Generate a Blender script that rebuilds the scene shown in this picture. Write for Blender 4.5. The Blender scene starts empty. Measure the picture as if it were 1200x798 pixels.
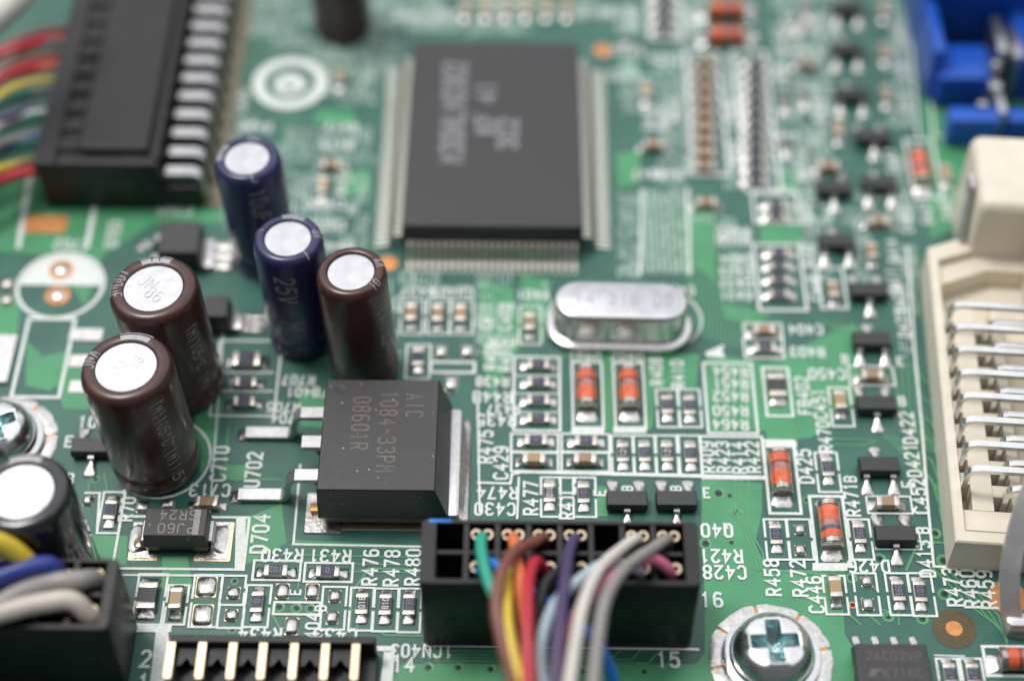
import bpy, bmesh, math, random
from mathutils import Vector, Matrix

# ------------------------------------------------------------------ camera, light, exposure
SC = bpy.context.scene
MM = 0.001                     # everything below is written in millimetres and built at real size
F_PX, ELEV, DIST, ROLL = 2100.0, math.radians(51.0), 135.5, math.radians(0.55)
CAM = Vector((0, -DIST*math.cos(ELEV), DIST*math.sin(ELEV)))
FWD = Vector((0, math.cos(ELEV), -math.sin(ELEV)))
_up = Vector((0, math.sin(ELEV), math.cos(ELEV)))
RIGHT = Vector((1, 0, 0))*math.cos(ROLL) + _up*math.sin(ROLL)
UP = RIGHT.cross(FWD)

cam = bpy.data.cameras.new('camera')
cam.sensor_width = 36.0
cam.lens = 36.0*F_PX/1200.0
cam.clip_start, cam.clip_end = 0.004, 20.0
cam.dof.use_dof = True
cam.dof.focus_distance = 0.1225
cam.dof.aperture_fstop = 12.8
camo = bpy.data.objects.new('camera', cam)
SC.collection.objects.link(camo)
m3 = Matrix((RIGHT, UP, -FWD)).transposed()
camo.matrix_world = Matrix.Translation(CAM*MM) @ m3.to_4x4()
SC.camera = camo

world = bpy.data.worlds.new('World')
SC.world = world
world.use_nodes = True
wb = world.node_tree.nodes['Background']
wb.inputs[0].default_value = (0.86, 0.93, 1.0, 1)
wb.inputs[1].default_value = 0.12

def area_light(name, loc, target, sx, sy, power, col):
    l = bpy.data.lights.new(name, 'AREA')
    l.shape, l.size, l.size_y, l.energy, l.color = 'RECTANGLE', sx, sy, power, col
    o = bpy.data.objects.new(name, l)
    SC.collection.objects.link(o)
    o.location = loc
    o.rotation_euler = (Vector(target)-Vector(loc)).to_track_quat('-Z', 'Y').to_euler()
    return o
# a broad pale ceiling of diffused daylight, more of it behind the board than in front of it
area_light('daylight_panel', (-0.12, 0.60, 0.74), (-0.10, 0.40, 0.0), 2.6, 1.9, 14.0, (0.945, 0.97, 1.0))
area_light('added_glint_light', (-0.22, 0.12, 0.65), (0, 0, 0), 0.16, 0.16, 2.2, (1.0, 0.95, 0.89))  # small unseen lamp, added for glints and contrast

SC.view_settings.view_transform = 'Standard'
SC.view_settings.look = 'None'
SC.view_settings.exposure = 0.44
SC.view_settings.gamma = 1.0
SC.cycles.use_denoising = True
SC.cycles.max_bounces = 8

def P(px, py, z=0.0):
    """photo pixel (1200x798) -> point in mm on the plane at height z above the board"""
    d = FWD*F_PX + RIGHT*(px-600.0) - UP*(py-399.0)
    t = (z-CAM.z)/d.z
    return Vector((CAM.x+d.x*t, CAM.y+d.y*t, z))

R_ = random.Random(7)

# ------------------------------------------------------------------ materials
MATS = {}
def mat(name, col, rough=0.5, metal=0.0, noise=0.0, nscale=2.0, bump=0.0, bscale=8.0, coat=0.0, spec=0.5,
        specks=0.0, rvar=0.0, trans=0.0, ior=1.5, col2=None, sheen=0.0, stretch=(1, 1, 1)):
    m = bpy.data.materials.new(name)
    m.use_nodes = True
    nt = m.node_tree
    b = nt.nodes['Principled BSDF']
    L = nt.links.new
    b.inputs['Base Color'].default_value = (*col, 1)
    b.inputs['Roughness'].default_value = rough
    b.inputs['Metallic'].default_value = metal
    b.inputs['Specular IOR Level'].default_value = spec
    b.inputs['Coat Weight'].default_value = coat
    b.inputs['Coat Roughness'].default_value = 0.08
    b.inputs['Transmission Weight'].default_value = trans
    b.inputs['IOR'].default_value = ior
    tc = nt.nodes.new('ShaderNodeTexCoord')
    mp = nt.nodes.new('ShaderNodeMapping')
    mp.inputs['Scale'].default_value = tuple(1000.0*s for s in stretch)
    L(tc.outputs['Object'], mp.inputs['Vector'])
    def nz(scale, detail=3.0):
        n = nt.nodes.new('ShaderNodeTexNoise')
        n.inputs['Scale'].default_value = scale
        n.inputs['Detail'].default_value = detail
        L(mp.outputs['Vector'], n.inputs['Vector'])
        return n
    last = None
    if noise > 0 or col2:
        n = nz(nscale)
        r = nt.nodes.new('ShaderNodeValToRGB')
        r.color_ramp.elements[0].position = 0.35
        r.color_ramp.elements[1].position = 0.65
        c2 = col2 if col2 else tuple(c*(1-noise) for c in col)
        r.color_ramp.elements[0].color = (*c2, 1)
        r.color_ramp.elements[1].color = (*col, 1)
        L(n.outputs['Fac'], r.inputs['Fac'])
        L(r.outputs['Color'], b.inputs['Base Color'])
        last = r.outputs['Color']
    if specks > 0:                       # dust and lint lying on the plastic
        v = nt.nodes.new('ShaderNodeTexVoronoi')
        v.inputs['Scale'].default_value = 1.1
        L(mp.outputs['Vector'], v.inputs['Vector'])
        c = nt.nodes.new('ShaderNodeMath'); c.operation = 'LESS_THAN'
        c.inputs[1].default_value = specks
        L(v.outputs['Distance'], c.inputs[0])
        mx = nt.nodes.new('ShaderNodeMix'); mx.data_type = 'RGBA'
        mx.inputs['B'].default_value = (0.26, 0.24, 0.22, 1)
        if last: L(last, mx.inputs['A'])
        else: mx.inputs['A'].default_value = (*col, 1)
        L(c.outputs[0], mx.inputs['Factor'])
        L(mx.outputs['Result'], b.inputs['Base Color'])
    if rvar > 0:
        n = nz(nscale*1.7)
        mr = nt.nodes.new('ShaderNodeMapRange')
        mr.inputs['To Min'].default_value = max(0.03, rough-rvar)
        mr.inputs['To Max'].default_value = min(1.0, rough+rvar)
        L(n.outputs['Fac'], mr.inputs['Value'])
        L(mr.outputs['Result'], b.inputs['Roughness'])
    if bump > 0:
        n = nz(bscale)
        bp = nt.nodes.new('ShaderNodeBump')
        bp.inputs['Strength'].default_value = bump
        bp.inputs['Distance'].default_value = 0.00004
        L(n.outputs['Fac'], bp.inputs['Height'])
        L(bp.outputs['Normal'], b.inputs['Normal'])
    MATS[name] = m
    return m

mat('mask', (0.036, 0.136, 0.104), 0.38, noise=0.25, nscale=0.35, bump=0.12, bscale=5, rvar=0.06)
mat('pour', (0.068, 0.300, 0.138), 0.38, noise=0.16, nscale=0.4, bump=0.15, bscale=5, rvar=0.06)
mat('trace', (0.10, 0.33, 0.15), 0.36, noise=0.2, nscale=1.5)
mat('bracketmetal', (0.62, 0.61, 0.60), 0.38, 0.55, noise=0.2, nscale=0.6, rvar=0.1)
mat('mint', (0.46, 0.60, 0.53), 0.5, noise=0.2, nscale=1.0)
mat('legmetal', (0.84, 0.80, 0.71), 0.36, 1.0, noise=0.15, nscale=2, rvar=0.1)
mat('khaki', (0.19, 0.175, 0.115), 0.5, noise=0.2)
mat('fr4', (0.35, 0.32, 0.16), 0.6)
mat('silk', (0.76, 0.80, 0.77), 0.6, noise=0.16, nscale=3.5, bump=0.2, bscale=15)
mat('solder', (0.66, 0.64, 0.615), 0.30, 1.0, noise=0.25, nscale=3.0, bump=0.55, bscale=4.5, rvar=0.12)
mat('tin', (0.55, 0.54, 0.545), 0.36, 1.0, noise=0.15, nscale=2.5, bump=0.25, bscale=8, rvar=0.1)
mat('gold', (0.90, 0.72, 0.46), 0.28, 1.0, noise=0.12, nscale=2.0, rvar=0.08)
mat('palegold', (0.70, 0.565, 0.39), 0.34, 1.0, noise=0.1, nscale=1.0, rvar=0.1)
mat('copper', (0.72, 0.32, 0.12), 0.42, 0.6, noise=0.25, nscale=1.2, rvar=0.1)
mat('barelam', (0.10, 0.075, 0.028), 0.35, noise=0.25, nscale=1.2)
mat('hole', (0.006, 0.012, 0.009), 0.6)
mat('viahole', (0.010, 0.055, 0.04), 0.4)
mat('plastic', (0.0105, 0.009, 0.010), 0.46, spec=0.74, noise=0.25, nscale=2.0, bump=0.5, bscale=14, specks=0.075, rvar=0.07)
mat('plastic_s', (0.010, 0.009, 0.011), 0.46, spec=0.74, noise=0.2, nscale=2.0, bump=0.5, bscale=14, rvar=0.06)
mat('nylon', (0.009, 0.008, 0.009), 0.44, spec=0.46, noise=0.3, nscale=0.8, bump=0.3, bscale=6, specks=0.05, rvar=0.08)
mat('ivory', (0.74, 0.68, 0.565), 0.42, noise=0.08, nscale=0.5, bump=0.18, bscale=5, rvar=0.06)
mat('blueplastic', (0.012, 0.095, 0.52), 0.35, noise=0.15, nscale=0.6, bump=0.1, bscale=4)
mat('brown', (0.070, 0.025, 0.021), 0.30, noise=0.28, nscale=0.9, bump=0.16, bscale=1.2, coat=0.12, rvar=0.07, stretch=(1, 1, 0.2))
mat('navy', (0.026, 0.027, 0.105), 0.30, noise=0.3, nscale=0.9, bump=0.16, bscale=1.2, coat=0.12, rvar=0.08, stretch=(1, 1, 0.2))
mat('blacksleeve', (0.016, 0.0165, 0.022), 0.18, noise=0.3, nscale=0.7, bump=0.9, bscale=0.9, coat=0.6, rvar=0.06)
mat('sleeveprint', (0.44, 0.43, 0.45), 0.42, noise=0.2, nscale=3)
mat('sleeveink', (0.33, 0.32, 0.33), 0.5, noise=0.3, nscale=3)
mat('alu', (0.55, 0.55, 0.58), 0.40, 1.0, noise=0.14, nscale=1.1, bump=0.22, bscale=7, rvar=0.08)
mat('score', (0.47, 0.47, 0.49), 0.4, 1.0)
mat('inkgrey', (0.42, 0.41, 0.41), 0.5, 0.6)
mat('scoreline', (0.36, 0.36, 0.38), 0.4, 0.8)
mat('crystalcan', (0.64, 0.62, 0.61), 0.26, 1.0, noise=0.06, nscale=0.8, rvar=0.05)
mat('steel', (0.66, 0.66, 0.67), 0.20, 1.0, noise=0.15, nscale=0.8, bump=0.1, bscale=3, rvar=0.07)
mat('zinc', (0.50, 0.66, 0.68), 0.24, 1.0, noise=0.25, nscale=1.5, rvar=0.1)
mat('chrome', (0.72, 0.72, 0.72), 0.26, 1.0, noise=0.12, nscale=1.2, bump=0.06, bscale=3, rvar=0.05)
mat('ceramic', (0.62, 0.60, 0.56), 0.5, noise=0.15, nscale=4)
mat('overcoat', (0.040, 0.045, 0.075), 0.30, noise=0.25, nscale=4, bump=0.2, bscale=10)
mat('overcoat_k', (0.022, 0.022, 0.024), 0.32, noise=0.25, nscale=4, bump=0.2, bscale=10)
mat('mlcc', (0.33, 0.215, 0.135), 0.45, noise=0.15, nscale=5)
mat('mlcc2', (0.40, 0.265, 0.14), 0.45, noise=0.15, nscale=5)
mat('ferrite', (0.05, 0.048, 0.052), 0.5, noise=0.3, nscale=5, bump=0.4, bscale=12)
mat('term', (0.66, 0.60, 0.54), 0.34, 1.0, noise=0.2, nscale=5, bump=0.3, bscale=10, rvar=0.12)
mat('chipmark', (0.58, 0.57, 0.58), 0.5)
mat('chipmark_d', (0.20, 0.20, 0.25), 0.5)
mat('glassred', (0.80, 0.17, 0.06), 0.12, noise=0.3, nscale=1.8, coat=0.6, trans=0.08, col2=(0.62, 0.085, 0.03))
mat('glassdark', (0.34, 0.05, 0.025), 0.08, noise=0.3, nscale=2, coat=0.6, trans=0.2)
mat('slug', (0.50, 0.22, 0.19), 0.25, 0.3, noise=0.4, nscale=3, coat=0.5)
mat('band', (0.075, 0.082, 0.13), 0.25, coat=0.4)
mat('diodecap', (0.55, 0.52, 0.46), 0.26, 1.0, noise=0.3, nscale=2.5, bump=0.3, bscale=5, rvar=0.1)
mat('laser', (0.125, 0.085, 0.062), 0.5, spec=0.85, noise=0.35, nscale=5)
mat('laser_g', (0.21, 0.21, 0.23), 0.5, spec=0.85, noise=0.3, nscale=4)
mat('laser_b', (0.26, 0.245, 0.24), 0.5, spec=0.85, noise=0.3, nscale=5)
mat('flux', (0.30, 0.17, 0.03), 0.15, noise=0.5, nscale=2, coat=0.6)
def wire_mat(n, c): mat('wire_'+n, c, 0.38, noise=0.10, nscale=0.7, bump=0.05, bscale=3, rvar=0.05)
for n, c in dict(green=(0.03, 0.36, 0.25), brown=(0.21, 0.075, 0.055), yellow=(0.78, 0.58, 0.06), orange=(0.72, 0.20, 0.08),
                 red=(0.52, 0.03, 0.05), black=(0.015, 0.015, 0.017), purple=(0.075, 0.055, 0.14), sky=(0.42, 0.52, 0.60),
                 pink=(0.62, 0.16, 0.26), white=(0.66, 0.63, 0.58), grey=(0.30, 0.28, 0.27), blue=(0.01, 0.16, 0.55),
                 beige=(0.56, 0.50, 0.44), navy=(0.03, 0.05, 0.26), dgrey=(0.13, 0.12, 0.12)).items():
    wire_mat(n, c)
for n, c in dict(dgreen=(0.03, 0.20, 0.15), dorange=(0.45, 0.11, 0.04), dyellow=(0.55, 0.38, 0.05)).items():
    wire_mat(n, c)

# ------------------------------------------------------------------ mesh helpers (all in mm)
class G:
    def __init__(s): s.v, s.f = [], []
    def add(s, vs, fs):
        o = len(s.v); s.v += [tuple(v) for v in vs]; s.f += [tuple(i+o for i in f) for f in fs]; return s
    def loft(s, rings, cap0=True, cap1=True):
        n = len(rings[0]); vs = [p for r in rings for p in r]; fs = []
        for i in range(len(rings)-1):
            for j in range(n):
                k = (j+1) % n
                fs.append((i*n+j, i*n+k, (i+1)*n+k, (i+1)*n+j))
        if cap0: fs.append(tuple(range(n-1, -1, -1)))
        if cap1: fs.append(tuple((len(rings)-1)*n+j for j in range(n)))
        return s.add(vs, fs)
    def box(s, x0, x1, y0, y1, z0, z1, b=0.0):
        if b <= 0:
            r = lambda z: [(x0, y0, z), (x1, y0, z), (x1, y1, z), (x0, y1, z)]
            return s.loft([r(z0), r(z1)])
        def r(z, i):
            a, c, d, e = x0+i, x1-i, y0+i, y1-i
            return [(a+b, d, z), (c-b, d, z), (c, d+b, z), (c, e-b, z), (c-b, e, z), (a+b, e, z), (a, e-b, z), (a, d+b, z)]
        return s.loft([r(z0, b*0.7), r(z0+b, 0), r(z1-b, 0), r(z1-b*0.3, b*0.3), r(z1, b)])
    def rect(s, x0, x1, y0, y1, z): return s.add([(x0, y0, z), (x1, y0, z), (x1, y1, z), (x0, y1, z)], [(0, 1, 2, 3)])
    def poly(s, pts, z): return s.add([(p[0], p[1], z) for p in pts], [tuple(range(len(pts)))])
    def lathe(s, prof, n=32, c=(0, 0, 0), axis='z', cap0=False, cap1=False):
        rings = []
        for r, z in prof:
            ring = []
            for j in range(n):
                a = 2*math.pi*j/n
                if axis == 'z': ring.append((c[0]+r*math.cos(a), c[1]+r*math.sin(a), c[2]+z))
                else: ring.append((c[0]+r*math.cos(a), c[1]+z, c[2]-r*math.sin(a)))
            rings.append(ring)
        return s.loft(rings, cap0, cap1)
    def disc(s, cx, cy, z, r, n=24, r0=0.0):
        o = [(cx+r*math.cos(2*math.pi*j/n), cy+r*math.sin(2*math.pi*j/n), z) for j in range(n)]
        if r0 <= 0: return s.add(o, [tuple(range(n))])
        i = [(cx+r0*math.cos(2*math.pi*j/n), cy+r0*math.sin(2*math.pi*j/n), z) for j in range(n)]
        return s.add(o+i, [(j, (j+1) % n, n+(j+1) % n, n+j) for j in range(n)])
    def tube(s, pts, rad, n=10, flat=None):
        pts = [Vector(p) for p in pts]; rings = []
        t = (pts[1]-pts[0]).normalized()
        nrm = t.orthogonal().normalized()
        if abs(t.z) < 0.9: nrm = (Vector((0, 0, 1))-t*t.z).normalized()
        elif flat: nrm = Vector((0, 1, 0))
        for i, p in enumerate(pts):
            t2 = (pts[min(i+1, len(pts)-1)]-pts[max(i-1, 0)]).normalized()
            nrm = (nrm - t2*nrm.dot(t2)).normalized()
            bn = t2.cross(nrm)
            r = rad[i] if isinstance(rad, (list, tuple)) else rad
            if flat: offs = [(-1, -1), (1, -1), (1, 1), (-1, 1)]; rings.append([p+bn*(a*flat[0]/2)+nrm*(c*flat[1]/2) for a, c in offs])
            else: rings.append([p+bn*(r*math.cos(2*math.pi*j/n))+nrm*(r*math.sin(2*math.pi*j/n)) for j in range(n)])
        return s.loft(rings)
    def ribbon(s, pts, w, z, closed=False, ramp=0.0016):
        """mitred flat strip through 2-D points"""
        p = [Vector((a[0], a[1])) for a in pts]
        q = [p[0]]
        for a in p[1:]:
            if (a-q[-1]).length > 1e-6: q.append(a)
        p = q
        if closed and (p[0]-p[-1]).length < 1e-6: p.pop()
        n = len(p); vs = []
        for i in range(n):
            if closed or 0 < i < n-1:
                d0, d1 = (p[i]-p[i-1]).normalized(), (p[(i+1) % n]-p[i]).normalized()
                t = d0+d1
                if t.length < 1e-3: t = d0
                t.normalize(); nn = Vector((-t.y, t.x))
                k = max(0.5, nn.dot(Vector((-d0.y, d0.x))))
                a, b = p[i]+nn*(w/2/k), p[i]-nn*(w/2/k)
            else:
                d = (p[1]-p[0]).normalized() if i == 0 else (p[-1]-p[-2]).normalized()
                e = -d*w*0.35 if i == 0 else d*w*0.35
                nn = Vector((-d.y, d.x)); a, b = p[i]+nn*w/2+e, p[i]-nn*w/2+e
            zz = z if closed else z+i*ramp
            vs += [(a.x, a.y, zz), (b.x, b.y, zz)]
        fs = [(2*i, 2*i+1, 2*((i+1) % n)+1, 2*((i+1) % n)) for i in range(n if closed else n-1)]
        return s.add(vs, fs)
    def fillet(s, w0, w1, L, h0, h1, ax='y', sgn=1, o=(0, 0, 0), n=7, m=8, pw=1.7, rnd=None):
        """a solder fillet: half-round section that runs down and spreads out"""
        rings = []
        for i in range(n):
            t = i/(n-1)
            w = w0+(w1-w0)*min(1, t*1.5); h = h1+(h0-h1)*(1-t)**pw
            if i == n-1: w *= 0.72; h *= 0.3
            if i == n-2: w *= 0.95
            ring = []
            for j in range(m+1):
                a = math.pi*j/m
                x, z = -w/2*math.cos(a), h*max(0, math.sin(a))**0.75
                if rnd and 0 < j < m: z *= 1+rnd.uniform(-0.10, 0.10); x += rnd.uniform(-0.02, 0.02)
                y = t*L*sgn
                ring.append((o[0]+x, o[1]+y, o[2]+z) if ax == 'y' else (o[0]+y, o[1]+x, o[2]+z))
            rings.append(ring)
        return s.loft(rings)
    def bm_fix(s, me):
        bm = bmesh.new(); bm.from_mesh(me)
        bmesh.ops.recalc_face_normals(bm, faces=bm.faces)
        bm.to_mesh(me); bm.free()
    def mesh(s, name, m, smooth=None, fix=True):
        me = bpy.data.meshes.new(name)
        me.from_pydata([(a, b, c) for a, b, c in s.v], [], s.f)
        if fix: s.bm_fix(me)
        me.transform(Matrix.Scale(MM, 4))
        me.materials.append(MATS[m])
        if smooth is not None:
            me.polygons.foreach_set('use_smooth', [True]*len(me.polygons))
            me.set_sharp_from_angle(angle=math.radians(smooth))
        me.update()
        return me

def rr(cx, cy, sx, sy, r, z, n=5):
    out = []
    for (qx, qy, a0) in ((1, -1, -90), (1, 1, 0), (-1, 1, 90), (-1, -1, 180)):
        for k in range(n+1):
            a = math.radians(a0+90*k/n)
            out.append((cx+qx*(sx/2-r)+r*math.cos(a), cy+qy*(sy/2-r)+r*math.sin(a), z))
    return out
def spline(pts, k=6):
    pts = [Vector(p) for p in pts]
    ext = [pts[0]*2-pts[1]]+pts+[pts[-1]*2-pts[-2]]
    out = []
    for i in range(1, len(ext)-2):
        a, b, c, d = ext[i-1:i+3]
        for j in range(k):
            t = j/k
            out.append(0.5*((2*b)+(c-a)*t+(2*a-5*b+4*c-d)*t*t+(3*b-a-3*c+d)*t**3))
    out.append(pts[-1]); return out

COL = SC.collection
def thing(name, label, cat, loc=(0, 0, 0), rz=0.0, group=None):
    o = bpy.data.objects.new(name, None); COL.objects.link(o)
    o.empty_display_size = 0.001
    o.location = Vector(loc)*MM; o.rotation_euler = (0, 0, rz)
    o['label'] = label; o['category'] = cat
    if group: o['group'] = group
    return o
def part(name, me, parent, loc=(0, 0, 0), rz=0.0, rx=0.0):
    o = bpy.data.objects.new(name, me); COL.objects.link(o)
    o.parent = parent; o.location = Vector(loc)*MM; o.rotation_euler = (rx, 0, rz)
    return o
def single(name, me, label, cat, loc=(0, 0, 0), rz=0.0, group=None):
    o = part(name, me, None, loc, rz); o['label'] = label; o['category'] = cat
    if group: o['group'] = group
    return o

# ------------------------------------------------------------------ stroke lettering
_o = [(1, 0), (0, 1), (0, 5), (1, 6), (3, 6), (4, 5), (4, 1), (3, 0)]
FONT = {
 '0': [_o+[_o[0]]], 'O': [_o+[_o[0]]], '1': [[(1, 5), (2, 6), (2, 0)]], '2': [[(0, 5), (1, 6), (3, 6), (4, 5), (4, 3.8), (0, 0), (4, 0)]],
 '3': [[(0, 5.2), (1, 6), (3, 6), (4, 5), (4, 4), (3, 3.1), (1.6, 3.1)], [(3, 3.1), (4, 2), (4, 1), (3, 0), (1, 0), (0, .8)]],
 '4': [[(3, 0), (3, 6), (0, 2), (4.2, 2)]], '5': [[(4, 6), (.4, 6), (.2, 3.4), (1, 3.8), (3, 3.8), (4, 2.8), (4, 1), (3, 0), (1, 0), (0, .8)]],
 '6': [[(3.6, 5.6), (2.8, 6), (1, 6), (0, 4.6), (0, 1), (1, 0), (3, 0), (4, 1), (4, 2.4), (3, 3.4), (1, 3.4), (0.1, 2.5)]],
 '7': [[(0, 6), (4, 6), (1.4, 0)]], '8': [[(1, 3.2), (0, 4.2), (0, 5), (1, 6), (3, 6), (4, 5), (4, 4.2), (3, 3.2), (1, 3.2), (0, 2.2), (0, 1), (1, 0), (3, 0), (4, 1), (4, 2.2), (3, 3.2)]],
 '9': [[(.4, .4), (1.2, 0), (3, 0), (4, 1.4), (4, 5), (3, 6), (1, 6), (0, 5), (0, 3.6), (1, 2.6), (3, 2.6), (3.9, 3.5)]],
 'A': [[(0, 0), (2, 6), (4, 0)], [(.7, 2), (3.3, 2)]], 'B': [[(0, 0), (0, 6), (3, 6), (4, 5.2), (4, 4), (3, 3.1), (0, 3.1)], [(3, 3.1), (4, 2.2), (4, .9), (3, 0), (0, 0)]],
 'C': [[(4, 5), (3, 6), (1, 6), (0, 5), (0, 1), (1, 0), (3, 0), (4, 1)]], 'D': [[(0, 0), (0, 6), (2.6, 6), (4, 4.6), (4, 1.4), (2.6, 0), (0, 0)]],
 'E': [[(4, 6), (0, 6), (0, 0), (4, 0)], [(0, 3.1), (3, 3.1)]], 'F': [[(4, 6), (0, 6), (0, 0)], [(0, 3.1), (3, 3.1)]], 'H': [[(0, 0), (0, 6)], [(4, 0), (4, 6)], [(0, 3), (4, 3)]],
 'I': [[(2, 0), (2, 6)]], 'J': [[(4, 6), (4, 1), (3, 0), (1, 0), (0, 1)]], 'K': [[(0, 0), (0, 6)], [(4, 6), (0, 2.6)], [(1.4, 3.7), (4, 0)]], 'L': [[(0, 6), (0, 0), (4, 0)]],
 'M': [[(0, 0), (0, 6), (2, 2.6), (4, 6), (4, 0)]], 'N': [[(0, 0), (0, 6), (4, 0), (4, 6)]], 'P': [[(0, 0), (0, 6), (3, 6), (4, 5), (4, 3.8), (3, 2.8), (0, 2.8)]],
 'Q': [_o+[_o[0]], [(2.4, 1.6), (4.2, -.4)]], 'R': [[(0, 0), (0, 6), (3, 6), (4, 5), (4, 3.9), (3, 2.9), (0, 2.9)], [(2, 2.9), (4, 0)]],
 'S': [[(4, 5), (3, 6), (1, 6), (0, 5), (0, 4.1), (1, 3.2), (3, 2.8), (4, 1.9), (4, 1), (3, 0), (1, 0), (0, 1)]], 'T': [[(0, 6), (4, 6)], [(2, 6), (2, 0)]],
 'U': [[(0, 6), (0, 1), (1, 0), (3, 0), (4, 1), (4, 6)]], 'V': [[(0, 6), (2, 0), (4, 6)]], 'W': [[(0, 6), (1, 0), (2, 4), (3, 0), (4, 6)]], 'X': [[(0, 0), (4, 6)], [(0, 6), (4, 0)]],
 'Y': [[(0, 6), (2, 3), (4, 6)], [(2, 3), (2, 0)]], 'Z': [[(0, 6), (4, 6), (0, 0), (4, 0)]], '-': [[(.8, 3), (3.2, 3)]], '(': [[(3, 6.6), (2, 5), (2, 1), (3, -.6)]], ')': [[(1, 6.6), (2, 5), (2, 1), (1, -.6)]],
 'o': [[(1, 4), (1, 5.4), (2, 6), (3, 5.4), (3, 4), (2, 3.6), (1, 4)]], 'u': [[(0, 4), (0, .8), (1, 0), (3, 0), (4, 1)], [(4, 4), (4, 0)]], '.': [[(1.8, 0), (2.2, 0)]], ' ': [], 'c': [[(4, 3.4), (3, 4), (1, 4), (0, 3), (0, 1), (1, 0), (3, 0), (4, .6)]],
}
def strokes(txt, h, wf=0.72, gap=0.42):
    """centred polylines of a line of text, cap height h"""
    adv = 4*wf*h/6; g = gap*adv+0.12*h
    tot = len(txt)*adv+(len(txt)-1)*g
    out = []
    for i, c in enumerate(txt):
        for pl in FONT.get(c, []):
            out.append([(-tot/2+i*(adv+g)+x*wf*h/6, y*h/6-h/2) for x, y in pl])
    return out
_zi = [0]
def text_geom(g, txt, cx, cy, z, h, rot=0, w=None, wf=0.72):
    w = w or h*0.16
    ca, sa = math.cos(math.radians(rot)), math.sin(math.radians(rot))
    for pl in strokes(txt, h, wf):
        _zi[0] += 1
        g.ribbon([(cx+x*ca-y*sa, cy+x*sa+y*ca) for x, y in pl], w, z+0.0015*(_zi[0] % 12))
    return g

# ------------------------------------------------------------------ the board itself
Z_POUR, Z_TRACE, Z_SILK = 0.02, 0.04, 0.062
bx0, bx1 = P(-330, 400).x, P(1530, 400).x
by0, by1 = P(600, 1000).y, P(600, -220).y
g = G(); g.box(bx0, bx1, by0, by1, -1.6, 0.0)
board = part('circuit_board', g.mesh('circuit_board', 'mask'), None)
board['label'] = 'green printed circuit board with white lettering under all the components'
board['category'] = 'circuit board'
board['kind'] = 'structure'

def px_poly(pts, z): return [P(a, b, z) for a, b in pts]
_pi = [0]
def pour(pts):
    g = G(); q = px_poly(pts, 0); _pi[0] += 1; dz = 0.0006*_pi[0]
    ring = lambda z: [(p.x, p.y, z) for p in q]
    g.loft([ring(0.002), ring(0.010+dz)], cap0=False)
    return part('copper_pour', g.mesh('copper_pour', 'pour'), board)
_ti = [0]
TR = G()
def trace(pts, w=0.2):
    _ti[0] += 1
    TR.ribbon(px_poly(pts, 0), w, Z_TRACE-0.008+0.0012*(_ti[0] % 10))
SILK = G()
def sline(pts, w=0.17, closed=False):
    _zi[0] += 1
    SILK.ribbon(px_poly(pts, 0), w, Z_SILK+0.0012*(_zi[0] % 14), closed)
def sbox(x0, y0, x1, y1, w=0.17, k=None):
    """silkscreen frame, its sides leaning with the perspective of the board"""
    q = [P(x0, y0), P(x1, y0), P(x1, y1), P(x0, y1)]
    xl, xr = (q[0].x+q[3].x)/2, (q[1].x+q[2].x)/2
    yt, yb = (q[0].y+q[1].y)/2, (q[2].y+q[3].y)/2
    _zi[0] += 1
    SILK.ribbon([(xl, yb), (xr, yb), (xr, yt), (xl, yt)], w, Z_SILK+0.0012*(_zi[0] % 14), True)
def sbox4(x0, y0, x1, y1, w=0.16):
    """frame broken in the middle of its long sides, as round a chip"""
    q = [P(x0, y0), P(x1, y0), P(x1, y1), P(x0, y1)]
    xl, xr = (q[0].x+q[3].x)/2, (q[1].x+q[2].x)/2
    yt, yb = (q[0].y+q[1].y)/2, (q[2].y+q[3].y)/2
    m, d = (yt+yb)/2, 0.2
    for pts in ([(xl, m+d), (xl, yt), (xr, yt), (xr, m+d)], [(xl, m-d), (xl, yb), (xr, yb), (xr, m-d)]):
        _zi[0] += 1
        SILK.ribbon(pts, w, Z_SILK+0.0012*(_zi[0] % 14))
def sfill(pts):
    _zi[0] += 1
    SILK.poly(px_poly(pts, 0), Z_SILK+0.0012*(_zi[0] % 14))
def hatch(x0, y0, x1, y1, pitch=0.34, w=0.075, vert=False):
    if x1-x0 < 4 or y1-y0 < 3: return
    a0, a1 = P((x0), (y0+y1)/2).x, P(x1, (y0+y1)/2).x
    b0, b1 = P((x0+x1)/2, y1).y, P((x0+x1)/2, y0).y
    k = 0
    L0, L1 = (b0, b1) if vert else (a0, a1)
    S0, S1 = (a0, a1) if vert else (b0, b1)
    while S0+k*pitch < S1:                     # dashes: short pads and trace ends
        u = L0+R_.uniform(0, 0.3); s = S0+k*pitch
        while u < L1-0.15:
            e = min(u+R_.uniform(0.35, 1.5), L1)
            z = Z_SILK-(0.012 if vert else 0.016)
            HT.ribbon([(s, u), (s, e)] if vert else [(u, s), (e, s)], w, z, ramp=0.0)
            u = e+R_.uniform(0.18, 0.6)
        k += 1
HT = G()
def stext(txt, px, py, rot=0, h=0.95, w=None):
    c = P(px, py)
    g = G(); text_geom(g, txt, 0, 0, Z_SILK+0.004, h, rot, w or 0.19*h)
    return part('lettering', g.mesh('lettering', 'silk', fix=False), board, (c.x, c.y, 0))
def via(px, py, r=0.42, hole=True):
    c = P(px, py); g = G()
    g.lathe([(r, 0.0), (r*0.94, 0.034), (r*0.62, 0.036), (r*0.5, 0.0)], 20)
    o = part('via', g.mesh('via', 'trace', 40), board, (c.x, c.y, 0))
    if hole:
        g = G().disc(0, 0, 0.030, r*0.52, 16)
        part('via_hole', g.mesh('via_hole', 'viahole'), o)
        part('via_pit', G().disc(0.02, 0.03, 0.033, r*0.26, 12).mesh('via_pit', 'hole'), o)
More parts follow.
